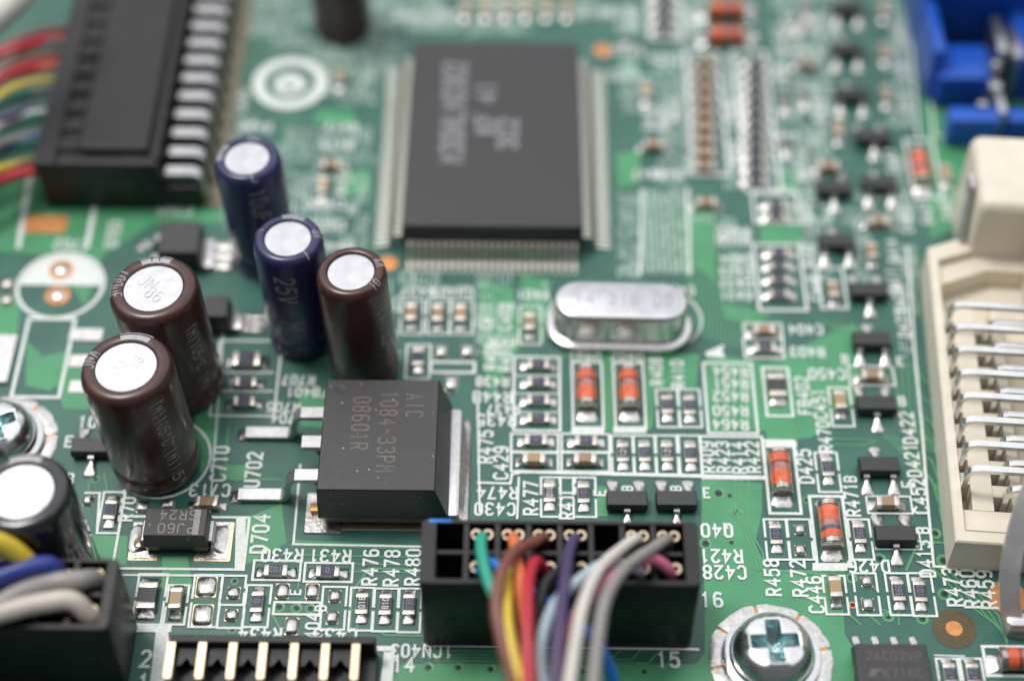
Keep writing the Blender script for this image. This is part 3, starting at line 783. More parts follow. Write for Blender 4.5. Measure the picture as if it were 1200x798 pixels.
for a in (
    ('D704', 305, 626, 90, 1.05), ('R430', 331, 651, 180), ('R431', 387, 652, 180), ('R476', 434, 665, 90), ('R478', 459, 666, 90), ('R480', 484, 665, 90),
    ('E', 346, 694, 90, .7), ('B', 376, 713, 90, .7), ('Q404', 366, 739, 90, .85), ('R434', 305, 744, 180), ('C435', 393, 745, 180),
    ('C710', 257.5, 544, 90, 1.0), ('U702', 297, 551, 90, 1.0), ('C713', 246, 575, 180), ('R702', 150, 592, 90, .9), ('10', 103, 495, 0, .95), ('E', 81, 518, 0, .9), ('B', 82, 562, 0, .9),
    ('R477', 622, 584, 90), ('R41', 664, 594, 90), ('E', 703, 578, 90, .8), ('B', 735, 573, 90, .7), ('B', 792, 573, 90, .7), ('E', 828, 578, 0, .8),
    ('R475', 569, 524, 90), ('C429', 587, 543, 90), ('R474', 583, 578, 180), ('C430', 580, 597, 180), ('R448', 577, 466, 180), ('R435', 582, 493, 180), ('R437', 590, 480, 180, .8),
    ('D401', 685, 420, 180, .8), ('D402', 735, 420, 180, .8), ('R408', 769, 436, 90, .85), ('R410', 794, 439, 90, .85),
    ('R454', 856, 436, 180, .85), ('R451', 856, 450, 180, .85), ('R452', 856, 465, 180, .85), ('R450', 856, 482, 180, .85), ('R464', 856, 498, 180, .85),
    ('R409', 829, 536, 90, .9), ('R423', 847, 536, 90, .9), ('R414', 865, 537, 90, .9), ('R422', 882, 536, 90, .9),
    ('FB402', 941, 464, 90, .9), ('C451', 960, 474, 90, .9), ('R470', 966, 512, 90, .9), ('C450', 969, 439, 180, .9), ('R403', 946, 413, 180, .85), ('C404', 944, 387, 180, .85),
    ('B', 990, 422, 0, .8), ('E', 1055, 424, 0, .8), ('B', 1057, 471, 0, .8), ('D422', 1064, 502, 90, .95), ('D421', 1069, 540, 90, .95), ('E', 1064, 568, 90, .85), ('B', 1081, 622, 90, .85), ('C452', 1077, 582, 90, .98),
    ('D425', 943, 547, 90, .98), ('R471', 998, 586, 90, .92), ('B', 996, 562, 90, .8), ('D413', 1084, 655, 90, .98), ('D426', 1018, 664, 180, .95),
    ('R458', 905, 677, 90), ('R472', 936, 678, 90), ('C446', 955, 697, 90), ('R473', 1116, 688, 90, 1.0), ('R460', 1136, 690, 90, 1.0), ('R459', 1156, 691, 90, 1.0),
    ('Q40', 840, 622, 180, 1.0), ('R421', 845, 652, 180, .98), ('C428', 849, 671, 180, .98), ('16', 834, 703, 0, 1.05), ('15', 783, 773, 0, 1.05), ('14', 473, 779, 0, 1.0), ('1CN403', 494, 763, 180, .88),
    ('2', 171, 772, 0, 1.15), ('1', 168, 800, 0, 1.15),
    ('C702', 84, 287, 180, .9), ('D703', 133, 275, 90, .9), ('C705', 205, 247, 180, .9), ('R707', 350, 446, 180, .8), ('FB401', 360, 460, 180, .8), ('R705', 332, 478, 180, .8), ('704', 332, 491, 180, .8),
    ('R427', 490, 342, 180, .85), ('CN405', 530, 343, 180, .85), ('C411', 570, 372, 90, .85), ('C412', 592, 372, 90, .85), ('R406', 575, 418, 90, .85), ('R407', 592, 420, 90, .85), ('R438', 577, 448, 180, .8), ('Y401', 625, 346, 180, .85), ('R436', 588, 402, 180, .7),
    ('C403', 795, 341, 180, .8), ('R465', 860, 272, 180, .8), ('R466', 860, 282, 180, .8), ('C434', 862, 305, 180, .8), ('C433', 862, 319, 180, .8), ('C432', 862, 333, 180, .8), ('C431', 862, 347, 180, .8),
    ('C448', 955, 338, 90, .85), ('Q411', 1047, 330, 90, .85), ('D423', 1058, 380, 90, .85), ('D424', 1054, 350, 90, .85), ('R441', 945, 250, 90, .8), ('R442', 947, 300, 90, .8), ('Q414', 1046, 295, 90, .8),
    ('C462', 1062, 260, 90, .8), ('D427', 1085, 250, 90, .8), ('C463', 1108, 245, 90, .8), ('C464', 1125, 235, 90, .8), ('R417', 940, 200, 90, .8), ('R418', 1060, 120, 90, .8), ('R419', 1056, 40, 90, .8), ('C425', 930, 60, 180, .8),
    ('R426', 918, 160, 180, .8), ('C419', 280, 60, 90, .9), ('C420', 282, 120, 90, .9), ('R413', 400, 150, 180, .85), ('R415', 395, 170, 180, .85), ('R416', 400, 215, 90, .85), ('CN402', 380, 240, 180, .85), ('R439', 300, 150, 180, .85),
    ('R440', 395, 290, 180, .85), ('C421', 385, 265, 180, .85), ('RN401', 600, 15, 0, .9), ('RN402', 660, 15, 0, .9), ('C422', 730, 90, 180, .85), ('C423', 735, 60, 0, .85), ('C424', 780, 70, 180, .85), ('R443', 790, 130, 90, .85), ('R444', 775, 140, 90, .85),
    ('R445', 760, 140, 90, .85), ('R446', 780, 205, 180, .85), ('R447', 760, 205, 180, .85), ('R449', 855, 130, 90, .85), ('R453', 862, 180, 90, .85), ('C426', 915, 90, 90, .85), ('C427', 925, 30, 90, .85), ('D428', 960, 130, 90, .85),
    ('D429', 955, 30, 90, .85), ('C465', 1040, 70, 90, .85), ('C466', 1055, 85, 90, .85), ('C467', 1045, 190, 90, .85), ('R411', 700, 15, 180, .9), ('C436', 810, 25, 90, .9), ('C437', 740, 20, 90, .9), ('C438', 480, 20, 180, .9), ('C439', 530, 18, 180, .9)):
    stext(*a)

# ------------------------------------------------------------------ bare pads, fiducials, solder rings
for a in ((104, 587, .75, .85), (167, 594, .95, 1.0), (197, 591, .95, .9), (242, 687.5, 1.45, 1.7), (237.5, 721, 1.4, 1.7), (274, 695, .92, .95), (271, 721, .9, .95),
          (331, 693, .95, 1.25), (366, 693, .95, 1.25), (342, 734, .92, 1.35), (392.5, 699, .85, 1.0), (389.5, 724, .85, 1.0),
          (937, 621, .8, .85), (937.5, 645, .8, .9), (1015.5, 682, .8, .85), (1017, 708, .85, 1.0),
          (517, 412, .9, 1.2), (548, 412, .95, 1.2), (529, 450, .95, 1.4), (9, 333, 1.0, 1.1), (8, 352, 1.0, 1.0),
          (880, 12, .9, 1.3), (882, 45, .9, 1.4), (733, 55, 1.2, 1.0), (920, 45, .9, .9), (940, 35, .9, .9)):
    solder_pad(*a)
flat_pad(20, 253, 81, 273, 'copper'); flat_pad(-30, 395, 22, 450, 'tin', 0.3)
for y in (393, 424, 454): flat_pad(80, y-7, 122, y+7, 'solder', 0.12)
for x0, y0, x1, y1 in ((150, 613, 190, 656), (227, 613, 274, 657)):
    flat_pad(x0-1, y0-1, x1+1.5, y1+1, 'gold', 0.06); flat_pad(x0+1, y0, x1-2, y1-1, 'solder', 0.12)
for px, py in ((72, 317), (68, 347)):
    c = P(px, py)
    o = part('solder_pad', G().disc(c.x, c.y, 0.085, 0.95, 24).mesh('solder_pad', 'copper'), board)
    part('solder', G().lathe([(0.66, 0.09), (0.5, 0.22), (0.25, 0.3), (0.02, 0.31)], 20, (c.x, c.y, 0), cap1=True).mesh('solder', 'solder', 60), o)
def fiducial(px, py, r, R):
    c = P(px, py)
    o = part('fiducial', G().disc(0, 0, 0.035, R, 40).mesh('fiducial', 'barelam'), board, (c.x, c.y, 0))
    part('copper_dot', G().lathe([(r, 0.03), (r*0.97, 0.065), (0.01, 0.068)], 28, cap1=True).mesh('copper_dot', 'copper', 40), o)
fiducial(1118, 736.5, 0.58, 1.50)
for px, py in ((706, 60), (455, 309)):
    c = P(px, py); part('fiducial', G().disc(0, 0, 0.045, 0.75, 24).mesh('fiducial', 'copper'), board, (c.x, c.y, 0))
c = P(1181, 700); part('solder_pad', G().disc(0, 0, 0.045, 1.35, 28).mesh('solder_pad', 'copper'), board, (c.x, c.y, 0))
c = P(999, 709); o = part('via', G().disc(0, 0, 0.05, 0.27, 18).mesh('via', 'copper'), board, (c.x, c.y, 0)); part('via_hole', G().disc(0, 0, 0.056, 0.17, 14).mesh('via_hole', 'hole'), o)

def screw(px, py, label, rot=0.0, ringc=None):
    """pan head cross screw and washer on a tinned ring"""
    c = P(px, py, 2.2)
    g = G(); n = 8
    rd = random.Random(5)
    ring = part('ground_ring', G().disc(0, 0, 0.03, 3.95, 48, 2.6).mesh('ground_ring', 'copper'), board, (c.x, c.y, 0))
    for k in range(n):
        a0, a1 = 2*math.pi*(k+0.03)/n+0.2, 2*math.pi*(k+0.95)/n+0.2
        g = G(); rings = []
        for i in range(9):
            a = a0+(a1-a0)*i/8; e = 0.35 if i in (0, 8) else 1.0
            w0, w1 = 2.72, 4.12+rd.uniform(-.05, .05)
            rings.append([(w0*math.cos(a), w0*math.sin(a), 0.035), (w1*math.cos(a), w1*math.sin(a), 0.035), ((w1-.18)*math.cos(a), (w1-.18)*math.sin(a), .035+.07*e),
                          (3.4*math.cos(a), 3.4*math.sin(a), .04+.10*e*rd.uniform(.85, 1.1)), ((w0+.12)*math.cos(a), (w0+.12)*math.sin(a), .035+.06*e)])
        g.loft(rings)
        part('solder', g.mesh('solder', 'solder', 60), ring)
    t = thing('screw', label, 'screw', (c.x, c.y, 0), rot)
    part('washer', G().lathe([(3.2, 0.2), (3.28, 0.34), (3.22, 0.55), (3.05, 0.62), (2.2, 0.62)], 48, cap0=True).mesh('washer', 'steel', 50), t)
    part('flange', G().lathe([(2.75, 0.60), (2.82, 0.75), (2.7, 0.92), (2.3, 0.95)], 48).mesh('flange', 'steel', 50), t)
    prof = [(2.62, 0.9), (2.66, 1.15), (2.60, 1.55), (2.38, 1.95), (2.1, 2.22), (1.9, 2.33)]
    # the cross recess: outline of a plus with flared mouth
    N = 64
    def plus(a, arm, half):
        ca, sa = abs(math.cos(a)), abs(math.sin(a))
        r1 = min(arm/max(ca, 1e-6), half/max(sa, 1e-6)) if True else 0
        r2 = min(arm/max(sa, 1e-6), half/max(ca, 1e-6))
        return max(r1, r2)
    ang = [2*math.pi*j/N for j in range(N)]
    rings = [[(r*math.cos(a), r*math.sin(a), z) for a in ang] for r, z in prof]
    rings.append([(min(1.84, plus(a, 1.74, .66))*math.cos(a), min(1.84, plus(a, 1.74, .66))*math.sin(a), 2.43) for a in ang])
    rings.append([(plus(a, 1.60, .52)*math.cos(a), plus(a, 1.60, .52)*math.sin(a), 2.40) for a in ang])
    part('head', G().loft(rings, False, False).mesh('head', 'chrome', 38), t)
    r2 = [[(plus(a, 1.60, .52)*math.cos(a), plus(a, 1.60, .52)*math.sin(a), 2.40) for a in ang],
          [(plus(a, 1.35, .42)*math.cos(a), plus(a, 1.35, .42)*math.sin(a), 1.75) for a in ang],
          [(plus(a, .55, .30)*math.cos(a), plus(a, .55, .30)*math.sin(a), 1.25) for a in ang], [(0.1*math.cos(a), 0.1*math.sin(a), 1.0) for a in ang]]
    part('cross_recess', G().loft(r2, False, True).mesh('cross_recess', 'zinc', 30), t)
    return t
screw(908, 752, 'shiny cross head screw with washer on a tinned ring beside lettering 16', math.radians(3))
screw(-8, 497, 'cross head screw partly hidden behind the black can capacitor', math.radians(24))

# ------------------------------------------------------------------ chips: (kind, x, y, orientation, label, marking, size, group, bright)
RN = 'grey chip resistor '
CN = 'tan chip capacitor '
chips = [
 ('R', 129, 596, 'V', RN+'between the black can and the brown can foot'),
 ('C', 241.5, 586, 'H', CN+'under lettering C713 behind the black diode'),
 ('F', 172, 696, 'V', 'large dark chip inductor with silver ends beside the plug', '', 'l'),
 ('C', 205.5, 699, 'V', CN+'between the large chip inductor and two bare square pads'),
 ('R', 301, 704, 'V', RN+'marked 0 standing over the gold pin header', '0'),
 ('R', 323, 667, 'H', RN+'marked 102 under lettering R430', '102'),
 ('R', 384, 668, 'H', RN+'marked 0 under lettering R431', '0'),
 ('R', 424, 706, 'V', RN+'with bold marking under lettering R476', '018', None, None, True),
 ('R', 451.5, 707, 'V', RN+'with bold marking under lettering R478', '810', None, None, True),
 ('R', 479.5, 707, 'V', RN+'with faint marking under lettering R480', '199'),
 ('R', 644, 576, 'V', RN+'with pale marking beside lettering R477', '010', None, None, True),
 ('R', 684, 577, 'V', RN+'with dark top beside lettering R41', '103'),
 ('R', 730, 529, 'V', RN+'marked 121 and first in the row of four', '121', None, None, True),
 ('R', 755.5, 529, 'V', RN+'with dark top, second in the row of four', '750'),
 ('R', 782, 529, 'V', RN+'marked 121 and third in the row of four', '121', None, None, True),
 ('R', 809.5, 530, 'V', RN+'with dark top beside lettering R409', '750'),
 ('R', 782, 473, 'V', RN+'under lettering R408', '103'), ('R', 808, 474, 'V', RN+'under lettering R410', '103'),
 ('R', 628, 514, 'H', RN+'just below the framed stack of four resistors', '103'), ('R', 687, 515, 'H', RN+'just below the red glass diode D401', '103'),
 ('C', 626, 535, 'H', CN+'between lettering C429 and the resistors'), ('C', 686, 535, 'H', CN+'beside the first resistor marked 121'),
 ('R', 909.5, 625, 'V', RN+'over lettering R458 below the red diode', '101'), ('R', 1007.5, 624, 'V', RN+'below lettering R471', '560'),
 ('R', 970, 546, 'V', RN+'below lettering R470', '102'),
 ('C', 979.5, 686, 'V', CN+'beside lettering C446'), ('R', 1053, 691, 'V', RN+'marked 560 behind the eight leg chip', '560'), ('R', 1078.5, 692, 'V', RN+'marked 101 beside lettering R473', '101'),
 ('R', 1114, 789, 'V', RN+'below the copper dot beside the eight leg chip', '472'), ('R', 1141, 789, 'V', RN+'below the copper dot beside the glass diode', '472'),
 ('C', 1041, 586, 'H', CN+'beside lettering C452'), ('C', 985, 467, 'V', CN+'beside lettering C451'), ('C', 1023, 437, 'H', CN+'beside lettering C450'),
 ('F', 911, 450, 'V', 'large dark chip inductor with silver ends beside lettering FB402', '', 'l'),
 ('C', 896, 384, 'H', CN+'beside lettering C404'), ('R', 897, 406, 'H', RN+'beside lettering R403', '10'),
 ('C', 1022, 292, 'V', CN+'beside lettering Q414'), ('C', 977, 337, 'V', CN+'beside lettering C448'),
 ('R', 289, 419, 'H', 'wide grey chip resistor in front of the navy can capacitor', '', 'l'),
 ('R', 288, 446, 'H', RN+'in the middle of three behind the regulator legs'), ('R', 286, 469, 'H', RN+'last of three behind the regulator legs'),
 ('C', 482, 364, 'V', CN+'in a row of three beside the brown can'), ('C', 513, 365, 'V', CN+'in the middle of a row of three below the flat chip'), ('C', 540, 365, 'V', CN+'ending a row of three beside lettering C411'),
 ('C', 621, 375, 'V', CN+'beside the oval crystal can'), ('R', 490, 417, 'V', RN+'behind the regulator near two round solder pads'),
 ('C', 828, 235, 'H', CN+'just below the framed column of tan capacitors'), ('C', 766, 167, 'H', CN+'alone between the flat chip and the tan column'), ('C', 757, 105, 'V', CN+'alone near the copper dot of the flat chip'),
 ('C', 1109, 200, 'V', CN+'beside the framed red diode and ivory connector'), ('C', 1030, 257, 'H', CN+'between the legs of a black transistor beside C462'), ('C', 972, 192, 'H', CN+'behind the first of two side by side transistors'),
 ('C', 983, 150, 'V', CN+'between the transistors with lettering D428'), ('C', 1037, 58, 'V', CN+'beside lettering C465 near the transistor chain'), ('C', 1039, 108, 'V', CN+'beside lettering C466 near the transistor chain'), ('C', 1036, 8, 'V', CN+'beside lettering R419 near the transistor chain'),
 ('C', 945, 72, 'H', CN+'beside the transistor chain near lettering D429'), ('R', 943, 112, 'V', RN+'over lettering C426'), ('R', 920, 118, 'V', RN+'next to the long column of dark resistors'), ('R', 921, 168, 'V', RN+'below lettering R426'),
 ('C', 398, 88, 'V', CN+'beside the printed ring under the lone brown can'), ('C', 388, 190, 'H', CN+'between the printed ring and the flat chip'), ('C', 378, 215, 'V', CN+'behind the navy can near lettering CN402'),
 ('R', 945, 10, 'V', RN+'beside lettering D429, next to bare pads'), ('R', 935, 25, 'V', RN+'with lettering C427, next to bare pads'),
]
for c in chips:
    kind, x, y, o, lab = c[:5]
    chip(kind, x, y, o, lab, *(c[5:] if len(c) > 5 else ()))
ORD = ('first', 'second', 'third', 'fourth', 'fifth', 'sixth', 'seventh', 'eighth', 'ninth', 'tenth', 'last')
for k, y in enumerate((425, 446, 467, 488)):
    chip('R', 631, y, 'H', RN+ORD[k]+' from the oval crystal in its framed stack of four', '10', None, 'framed stack of four resistors')
for k, y in enumerate((295, 310, 326, 343)):
    chip('R', 913, y, 'H', RN+ORD[k]+' from lettering R441 in its framed stack of four', '10', None, 'framed stack of four far resistors')
for k, y in enumerate((239, 252)): chip('R', 910, y, 'H', RN+('on the dark column side' if k == 0 else 'on the stack of four side')+' of a framed pair', '', None, 'framed pair of far resistors')
for k in range(9): chip('C', 826, 70+k*15.2, 'H', CN+ORD[k]+' from the red diodes in the framed column of nine', '', None, 'framed column of tan capacitors')
for k in range(11): chip('R', 886, 72+k*13.8, 'H', RN+ORD[k]+' from the red diodes in the long framed column', '', None, 'framed column of dark resistors')
for k in range(4): chip('R', 778, 34-k*14, 'H', RN+ORD[k]+' from the flat chip side in the short column', '', None, 'short far column of resistors')
for k in range(6): chip('C', 545+k*24, 6, 'V', CN+ORD[k]+' from the lone brown can in the row behind the flat chip', '', None, 'far row of capacitors')

BT = 'small black three leg transistor '
for x, y, d, lab in ((1050, 624, 1, 'between lettering D426 and C452'), (1031, 543, -1, 'beside lettering D421'), (1027.5, 471, 1, 'beside lettering D422'), (1022, 396, -1, 'beside capacitor C450'),
                     (1019, 338, 1, 'beside lettering D424'), (980.5, 281, -1, 'beside lettering C448 with two legs over its capacitor'), (977, 218, 1, 'behind another one, joined nose to nose'), (1031, 213, -1, 'with a tan capacitor between its legs'),
                     (1024, 158, 1, 'with its back to lettering C467'), (998, 108, -1, 'beside capacitor C466'), (993, 55, -1, 'beside capacitor C465'), (993, 6, -1, 'at the end of the chain beside lettering R419'),
                     (735, 583, 1, 'behind the plug under the first lettering B'), (793, 583, 1, 'behind the plug beside lettering E'), (107, 521, 1, 'between the brown can and the screw')):
    sot23(x, y, d, BT+lab)
RD = 'red glass diode '
melf(687.5, 451, 'V', RD+'under lettering D401', True); melf(737.5, 451, 'V', RD+'under lettering D402', True)
melf(915.5, 549, 'V', RD+'with orange ends beside lettering D425', True); melf(974, 611, 'V', RD+'with a dark blue band beside lettering R471', False, True)
melf(1204, 768, 'H', RD+'lying below the metal bracket', True)
melf(851, 7, 'H', RD+'lying by the framed columns, the one farther from them', False, group=None); melf(851, 37, 'H', RD+'lying just at the end of the framed columns'); melf(1080, 192, 'V', RD+'in its frame beside the ivory connector')

# ------------------------------------------------------------------ larger packages
def rect_at(x0, y0, x1, y1, z):
    """axis aligned rectangle (mm) from the pixel corners of a face at height z"""
    q = [P(x0, y0, z), P(x1, y0, z), P(x1, y1, z), P(x0, y1, z)]
    return (q[0].x+q[3].x)/2, (q[1].x+q[2].x)/2, (q[2].y+q[3].y)/2, (q[0].y+q[1].y)/2
def ic_body(w, d, H, z0=0.1, draft=0.12, zm=0.5, b=0.06, r=0.08):
    rg = lambda z, i: rr(0, 0, w-2*i, d-2*i, r, z, 2)
    return G().loft([rg(z0, draft), rg(H*zm-0.05, 0), rg(H*zm+0.05, 0), rg(H-b, draft*0.9), rg(H-b*0.3, draft*0.9+b*0.3), rg(H, draft*0.9+b)])
def put_text(parent, lines, z, mt, rot, h, wf=0.72, w=None):
    for txt, x, y in lines:
        g = text_geom(G(), txt, 0, 0, 0, h, rot, w or 0.11*h, wf)
        part('lettering', g.mesh('lettering', mt, fix=False), parent, (x, y, z+0.004))

# voltage regulator with metal tab
x0, x1, y0, y1 = rect_at(377, 445, 512, 574, 4.6)
w, d = x1-x0+0.25, y1-y0+0.25
t = thing('voltage_regulator', 'large square black voltage regulator with metal tab and two bent legs', 'regulator', ((x0+x1)/2, (y0+y1)/2, 0))
bd = G(); rg = lambda z, ix, iy: [(a*(w-2*ix)/2, b*(d-2*iy)/2, z) for a, b in ((-1, -1), (1, -1), (1, 1), (-1, 1))]
def rga(z, ix, iy, ex): return [(a*(w-2*ix)/2+(ex if a > 0 else 0), b*(d-2*iy)/2, z) for a, b in ((-1, -1), (1, -1), (1, 1), (-1, 1))]
bd.loft([rga(0.15, 0.55, 0.35, 0.9), rga(1.3, 0.0, 0.0, 0.75), rga(1.5, -0.02, 0.0, 0.7), rga(4.50, 0.10, 0.10, 0.02), rga(4.57, 0.13, 0.13, 0), rga(4.6, 0.17, 0.17, 0)])
part('body', bd.mesh('body', 'plastic'), t)
put_text(t, [('1084-33PM', 0.55, 0.2), ('AIC', 2.35, 2.45), ('08601R', -1.35, 0.9)], 4.6, 'laser', -90, 1.15, 0.6)
part('pin_one_dimple', G().lathe([(0.42, 0.0), (0.40, 0.012), (0.34, 0.006), (0.01, 0.004)], 24, (-w/2+1.25, d/2-1.0, 4.6), cap1=True).mesh('pin_one_dimple', 'plastic_s', 30), t)
tab = G().box(w/2+0.2, w/2+1.45, -d/2+0.25, d/2-0.2, 0.12, 1.35, 0.12)
part('tab', tab.mesh('tab', 'tin', 40), t)
part('solder_joint', G().fillet(d*0.93, d*0.98, 0.75, 0.75, 0.12, 'x', 1, (w/2+1.42, 0.05, 0), n=7, m=12, rnd=random.Random(4)).mesh('solder_joint', 'solder', 60), t)
a = P(345, 622); part('solder_pad', G().loft([rr(-w/2+0.2, -d/2+1.2, 2.6, 3.4, 0.1, 0.06, 2), rr(-w/2+0.2, -d/2+1.2, 2.5, 3.3, 0.1, 0.14, 2)]).mesh('solder_pad', 'solder', 30), t)
part('solder_pad', G().loft([rr(w*0.1, -d/2+0.4, w*0.9, 1.1, 0.1, 0.02, 2), rr(w*0.1, -d/2+0.4, w*0.88, 1.0, 0.1, 0.08, 2)]).mesh('solder_pad', 'palegold', 30), t)
for py in (486, 559):
    yy = P(352, py, 2.6).y-(y0+y1)/2
    fx = P(281 if py < 500 else 272, py+28, 0.3).x-(x0+x1)/2
    gull(t, 'leg', [(-w/2+0.2, yy, 2.75), (-w/2-1.7, yy, 2.72), (-w/2-2.0, yy, 2.55), (-w/2-2.2, yy, 2.0), (-w/2-2.35, yy, 0.9), (-w/2-2.6, yy, 0.42), (-w/2-2.9, yy, 0.30), (fx+0.4, yy, 0.28)], 0.92, 0.40)
    part('solder_joint', G().fillet(1.25, 1.1, 0.85, 0.45, 0.10, 'x', -1, (fx+0.65, yy, 0.05), rnd=random.Random(py)).mesh('solder_joint', 'solder', 60), t)
yy = P(360, 520, 2.6).y-(y0+y1)/2
gull(t, 'leg', [(-w/2+0.2, yy, 2.7), (-w/2-1.45, yy, 2.7)], 1.0, 0.4)
for k in range(3):
    yk = yy+(k-1)*2.6-1.3
    part('die_pad_tie', G().box(-w/2-0.75, -w/2+0.3, yk-0.35, yk+0.35, 0.1, 0.55, 0.08).mesh('die_pad_tie', 'copper', 40), t)

# rectifier diode in black moulded case
x0, x1, y0, y1 = rect_at(169.5, 595, 242, 627.5, 2.2)
w, d = x1-x0, y1-y0
t = thing('rectifier_diode', 'black block diode marked SR24 with a grey cathode band', 'diode', ((x0+x1)/2, (y0+y1)/2, 0))
part('body', ic_body(w+0.2, d+0.2, 2.2, 0.25, 0.12, 0.42).mesh('body', 'plastic'), t)
put_text(t, [('PJ60', 0.1, -d*0.24), ('SR24', 0.12, d*0.24)], 2.2, 'laser_b', 180, 0.72, 0.85, 0.075)
part('cathode_band', G().rect(w*0.29, w*0.39, -d/2+0.1, d/2-0.1, 2.206).mesh('cathode_band', 'laser_b'), t)
for s in (-1, 1):
    gull(t, 'leg', [(s*(w/2-0.1), 0, 1.05), (s*(w/2+0.25), 0, 1.02), (s*(w/2+0.34), 0, 0.8), (s*(w/2+0.3), 0, 0.2), (s*(w/2-0.3), 0, 0.14)], 1.6, 0.18)
    part('solder_joint', G().fillet(2.1, 2.5, 1.15, 0.75, 0.12, 'x', s, (s*(w/2+0.2), -0.05, 0.04), rnd=random.Random(9+s), pw=2.2).mesh('solder_joint', 'solder', 60), t)
part('flux_residue', G().lathe([(0.45, 0.1), (0.4, 0.28), (0.1, 0.34)], 14, (-w/2-0.55, -0.5, 0.1), cap1=True).mesh('flux_residue', 'flux', 60), t)

# crystal can
c = P(728, 351, 3.6)
t = thing('crystal_oscillator', 'shiny oval metal crystal can beside the red diodes', 'crystal', (c.x, c.y, 0), math.radians(-1.0))
pill = lambda sx, sy, z: rr(0, 0, sx, sy, sy/2-0.01, z, 9)
part('base_flange', G().loft([pill(10.9, 4.6, 0.1), pill(11.1, 4.8, 0.25), pill(11.1, 4.8, 0.5), pill(10.9, 4.6, 0.68), pill(10.3, 4.0, 0.78)]).mesh('base_flange', 'crystalcan', 40), t)
can = G().loft([pill(10.1, 3.85, 0.65), pill(10.0, 3.75, 0.9), pill(10.0, 3.75, 3.2), pill(9.9, 3.65, 3.42), pill(9.7, 3.45, 3.54), pill(9.4, 3.15, 3.58)])
part('can', can.mesh('can', 'crystalcan', 50), t)
part('can_lid', G().loft([pill(9.45, 3.2, 3.55), pill(9.2, 2.95, 3.60)]).mesh('can_lid', 'alu', 30), t)
put_text(t, [('14.318 05', 0.2, 0.1)], 3.605, 'inkgrey', 0, 1.05, 0.72, 0.12)

# flat quad package, 128 legs
x0, x1, y0, y1 = rect_at(478, 50, 680, 265, 3.0)
cx, cy = (x0+x1)/2, (y0+y1)/2
w, d = 14.0, 20.0
w, d = (x1-x0), (y1-y0)
t = thing('flat_chip', 'big flat black chip with rows of fine legs on every side', 'chip', (cx, cy, 0))
part('body', ic_body(w+0.3, d+0.3, 3.0, 0.35, 0.16, 0.45, 0.08, 0.3).mesh('body', 'plastic_s'), t)
put_text(t, [('M30HLM0302', -w*0.24, d*0.10)], 3.0, 'laser_g', 90, 1.75, 0.6, 0.36)
put_text(t, [('KF 41', -w*0.05, d*0.12), ('302', w*0.08, -d*0.02)], 3.0, 'laser_g', 90, 1.5, 0.75, 0.36)
leg = G().tube([(0, 0.1, 1.35), (0, -0.55, 1.32), (0, -0.75, 1.12), (0, -0.95, 0.30), (0, -1.15, 0.14), (0, -1.75, 0.10)], 0, flat=(0.25, 0.16)).mesh('leg', 'legmetal')
padm = G().rect(-0.11, 0.11, -2.2, -0.9, 0.055).mesh('solder_foot', 'legmetal')
def legs(n, fx, rz):
    for k in range(n):
        x, y = fx(k)
        o = part('leg', leg, t, (x, y, 0), rz); part('solder_foot', padm, o)
nx, ny = 26, 38
legs(nx, lambda k: ((k-(nx-1)/2)*w*0.93/(nx-1), -d/2-0.12), 0)
legs(nx, lambda k: ((k-(nx-1)/2)*w*0.93/(nx-1), d/2+0.12), math.pi)
legs(ny, lambda k: (-w/2-0.12, (k-(ny-1)/2)*d*0.95/(ny-1)), -math.pi/2)
legs(ny, lambda k: (w/2+0.12, (k-(ny-1)/2)*d*0.95/(ny-1)), math.pi/2)

# eight leg memory chip
H = 1.6
x0, x1, _, y1 = rect_at(1004, 752, 1088, 790, H)
w, d = 4.95, 3.95
t = thing('memory_chip', 'small black eight leg chip beside the shiny screw', 'chip', ((x0+x1)/2, y1-d/2, 0))
part('body', ic_body(w, d, H, 0.15, 0.14, 0.5).mesh('body', 'plastic_s'), t)
put_text(t, [('24C02WP', 0.1, d*0.24), ('K716C', 0.55, -d*0.08)], H, 'laser', 0, 0.62, 0.8, 0.06)
part('lettering', G().poly([(-1.75, -0.55), (-1.45, 0.0), (-0.75, 0.0), (-0.85, -0.15), (-1.1, -0.15), (-1.35, -0.55)], H+0.006).mesh('lettering', 'laser', fix=False), t)
for s in (1, -1):
    for k in range(4):
        o = gull(t, 'leg', [(-1.905+1.27*k, s*(d/2-0.1), 0.8), (-1.905+1.27*k, s*(d/2+0.18), 0.78), (-1.905+1.27*k, s*(d/2+0.32), 0.6), (-1.905+1.27*k, s*(d/2+0.42), 0.2), (-1.905+1.27*k, s*(d/2+0.6), 0.1), (-1.905+1.27*k, s*(d/2+0.95), 0.08)], 0.42, 0.17)
        part('solder_joint', cached(('so8', s, k % 2), lambda: G().fillet(0.5, 0.6, 0.95, 0.30, 0.1, 'y', s, (0, s*(d/2+0.38), 0), rnd=random.Random(k)).mesh('solder_joint', 'solder', 60)), o, (-1.905+1.27*k, 0, 0))

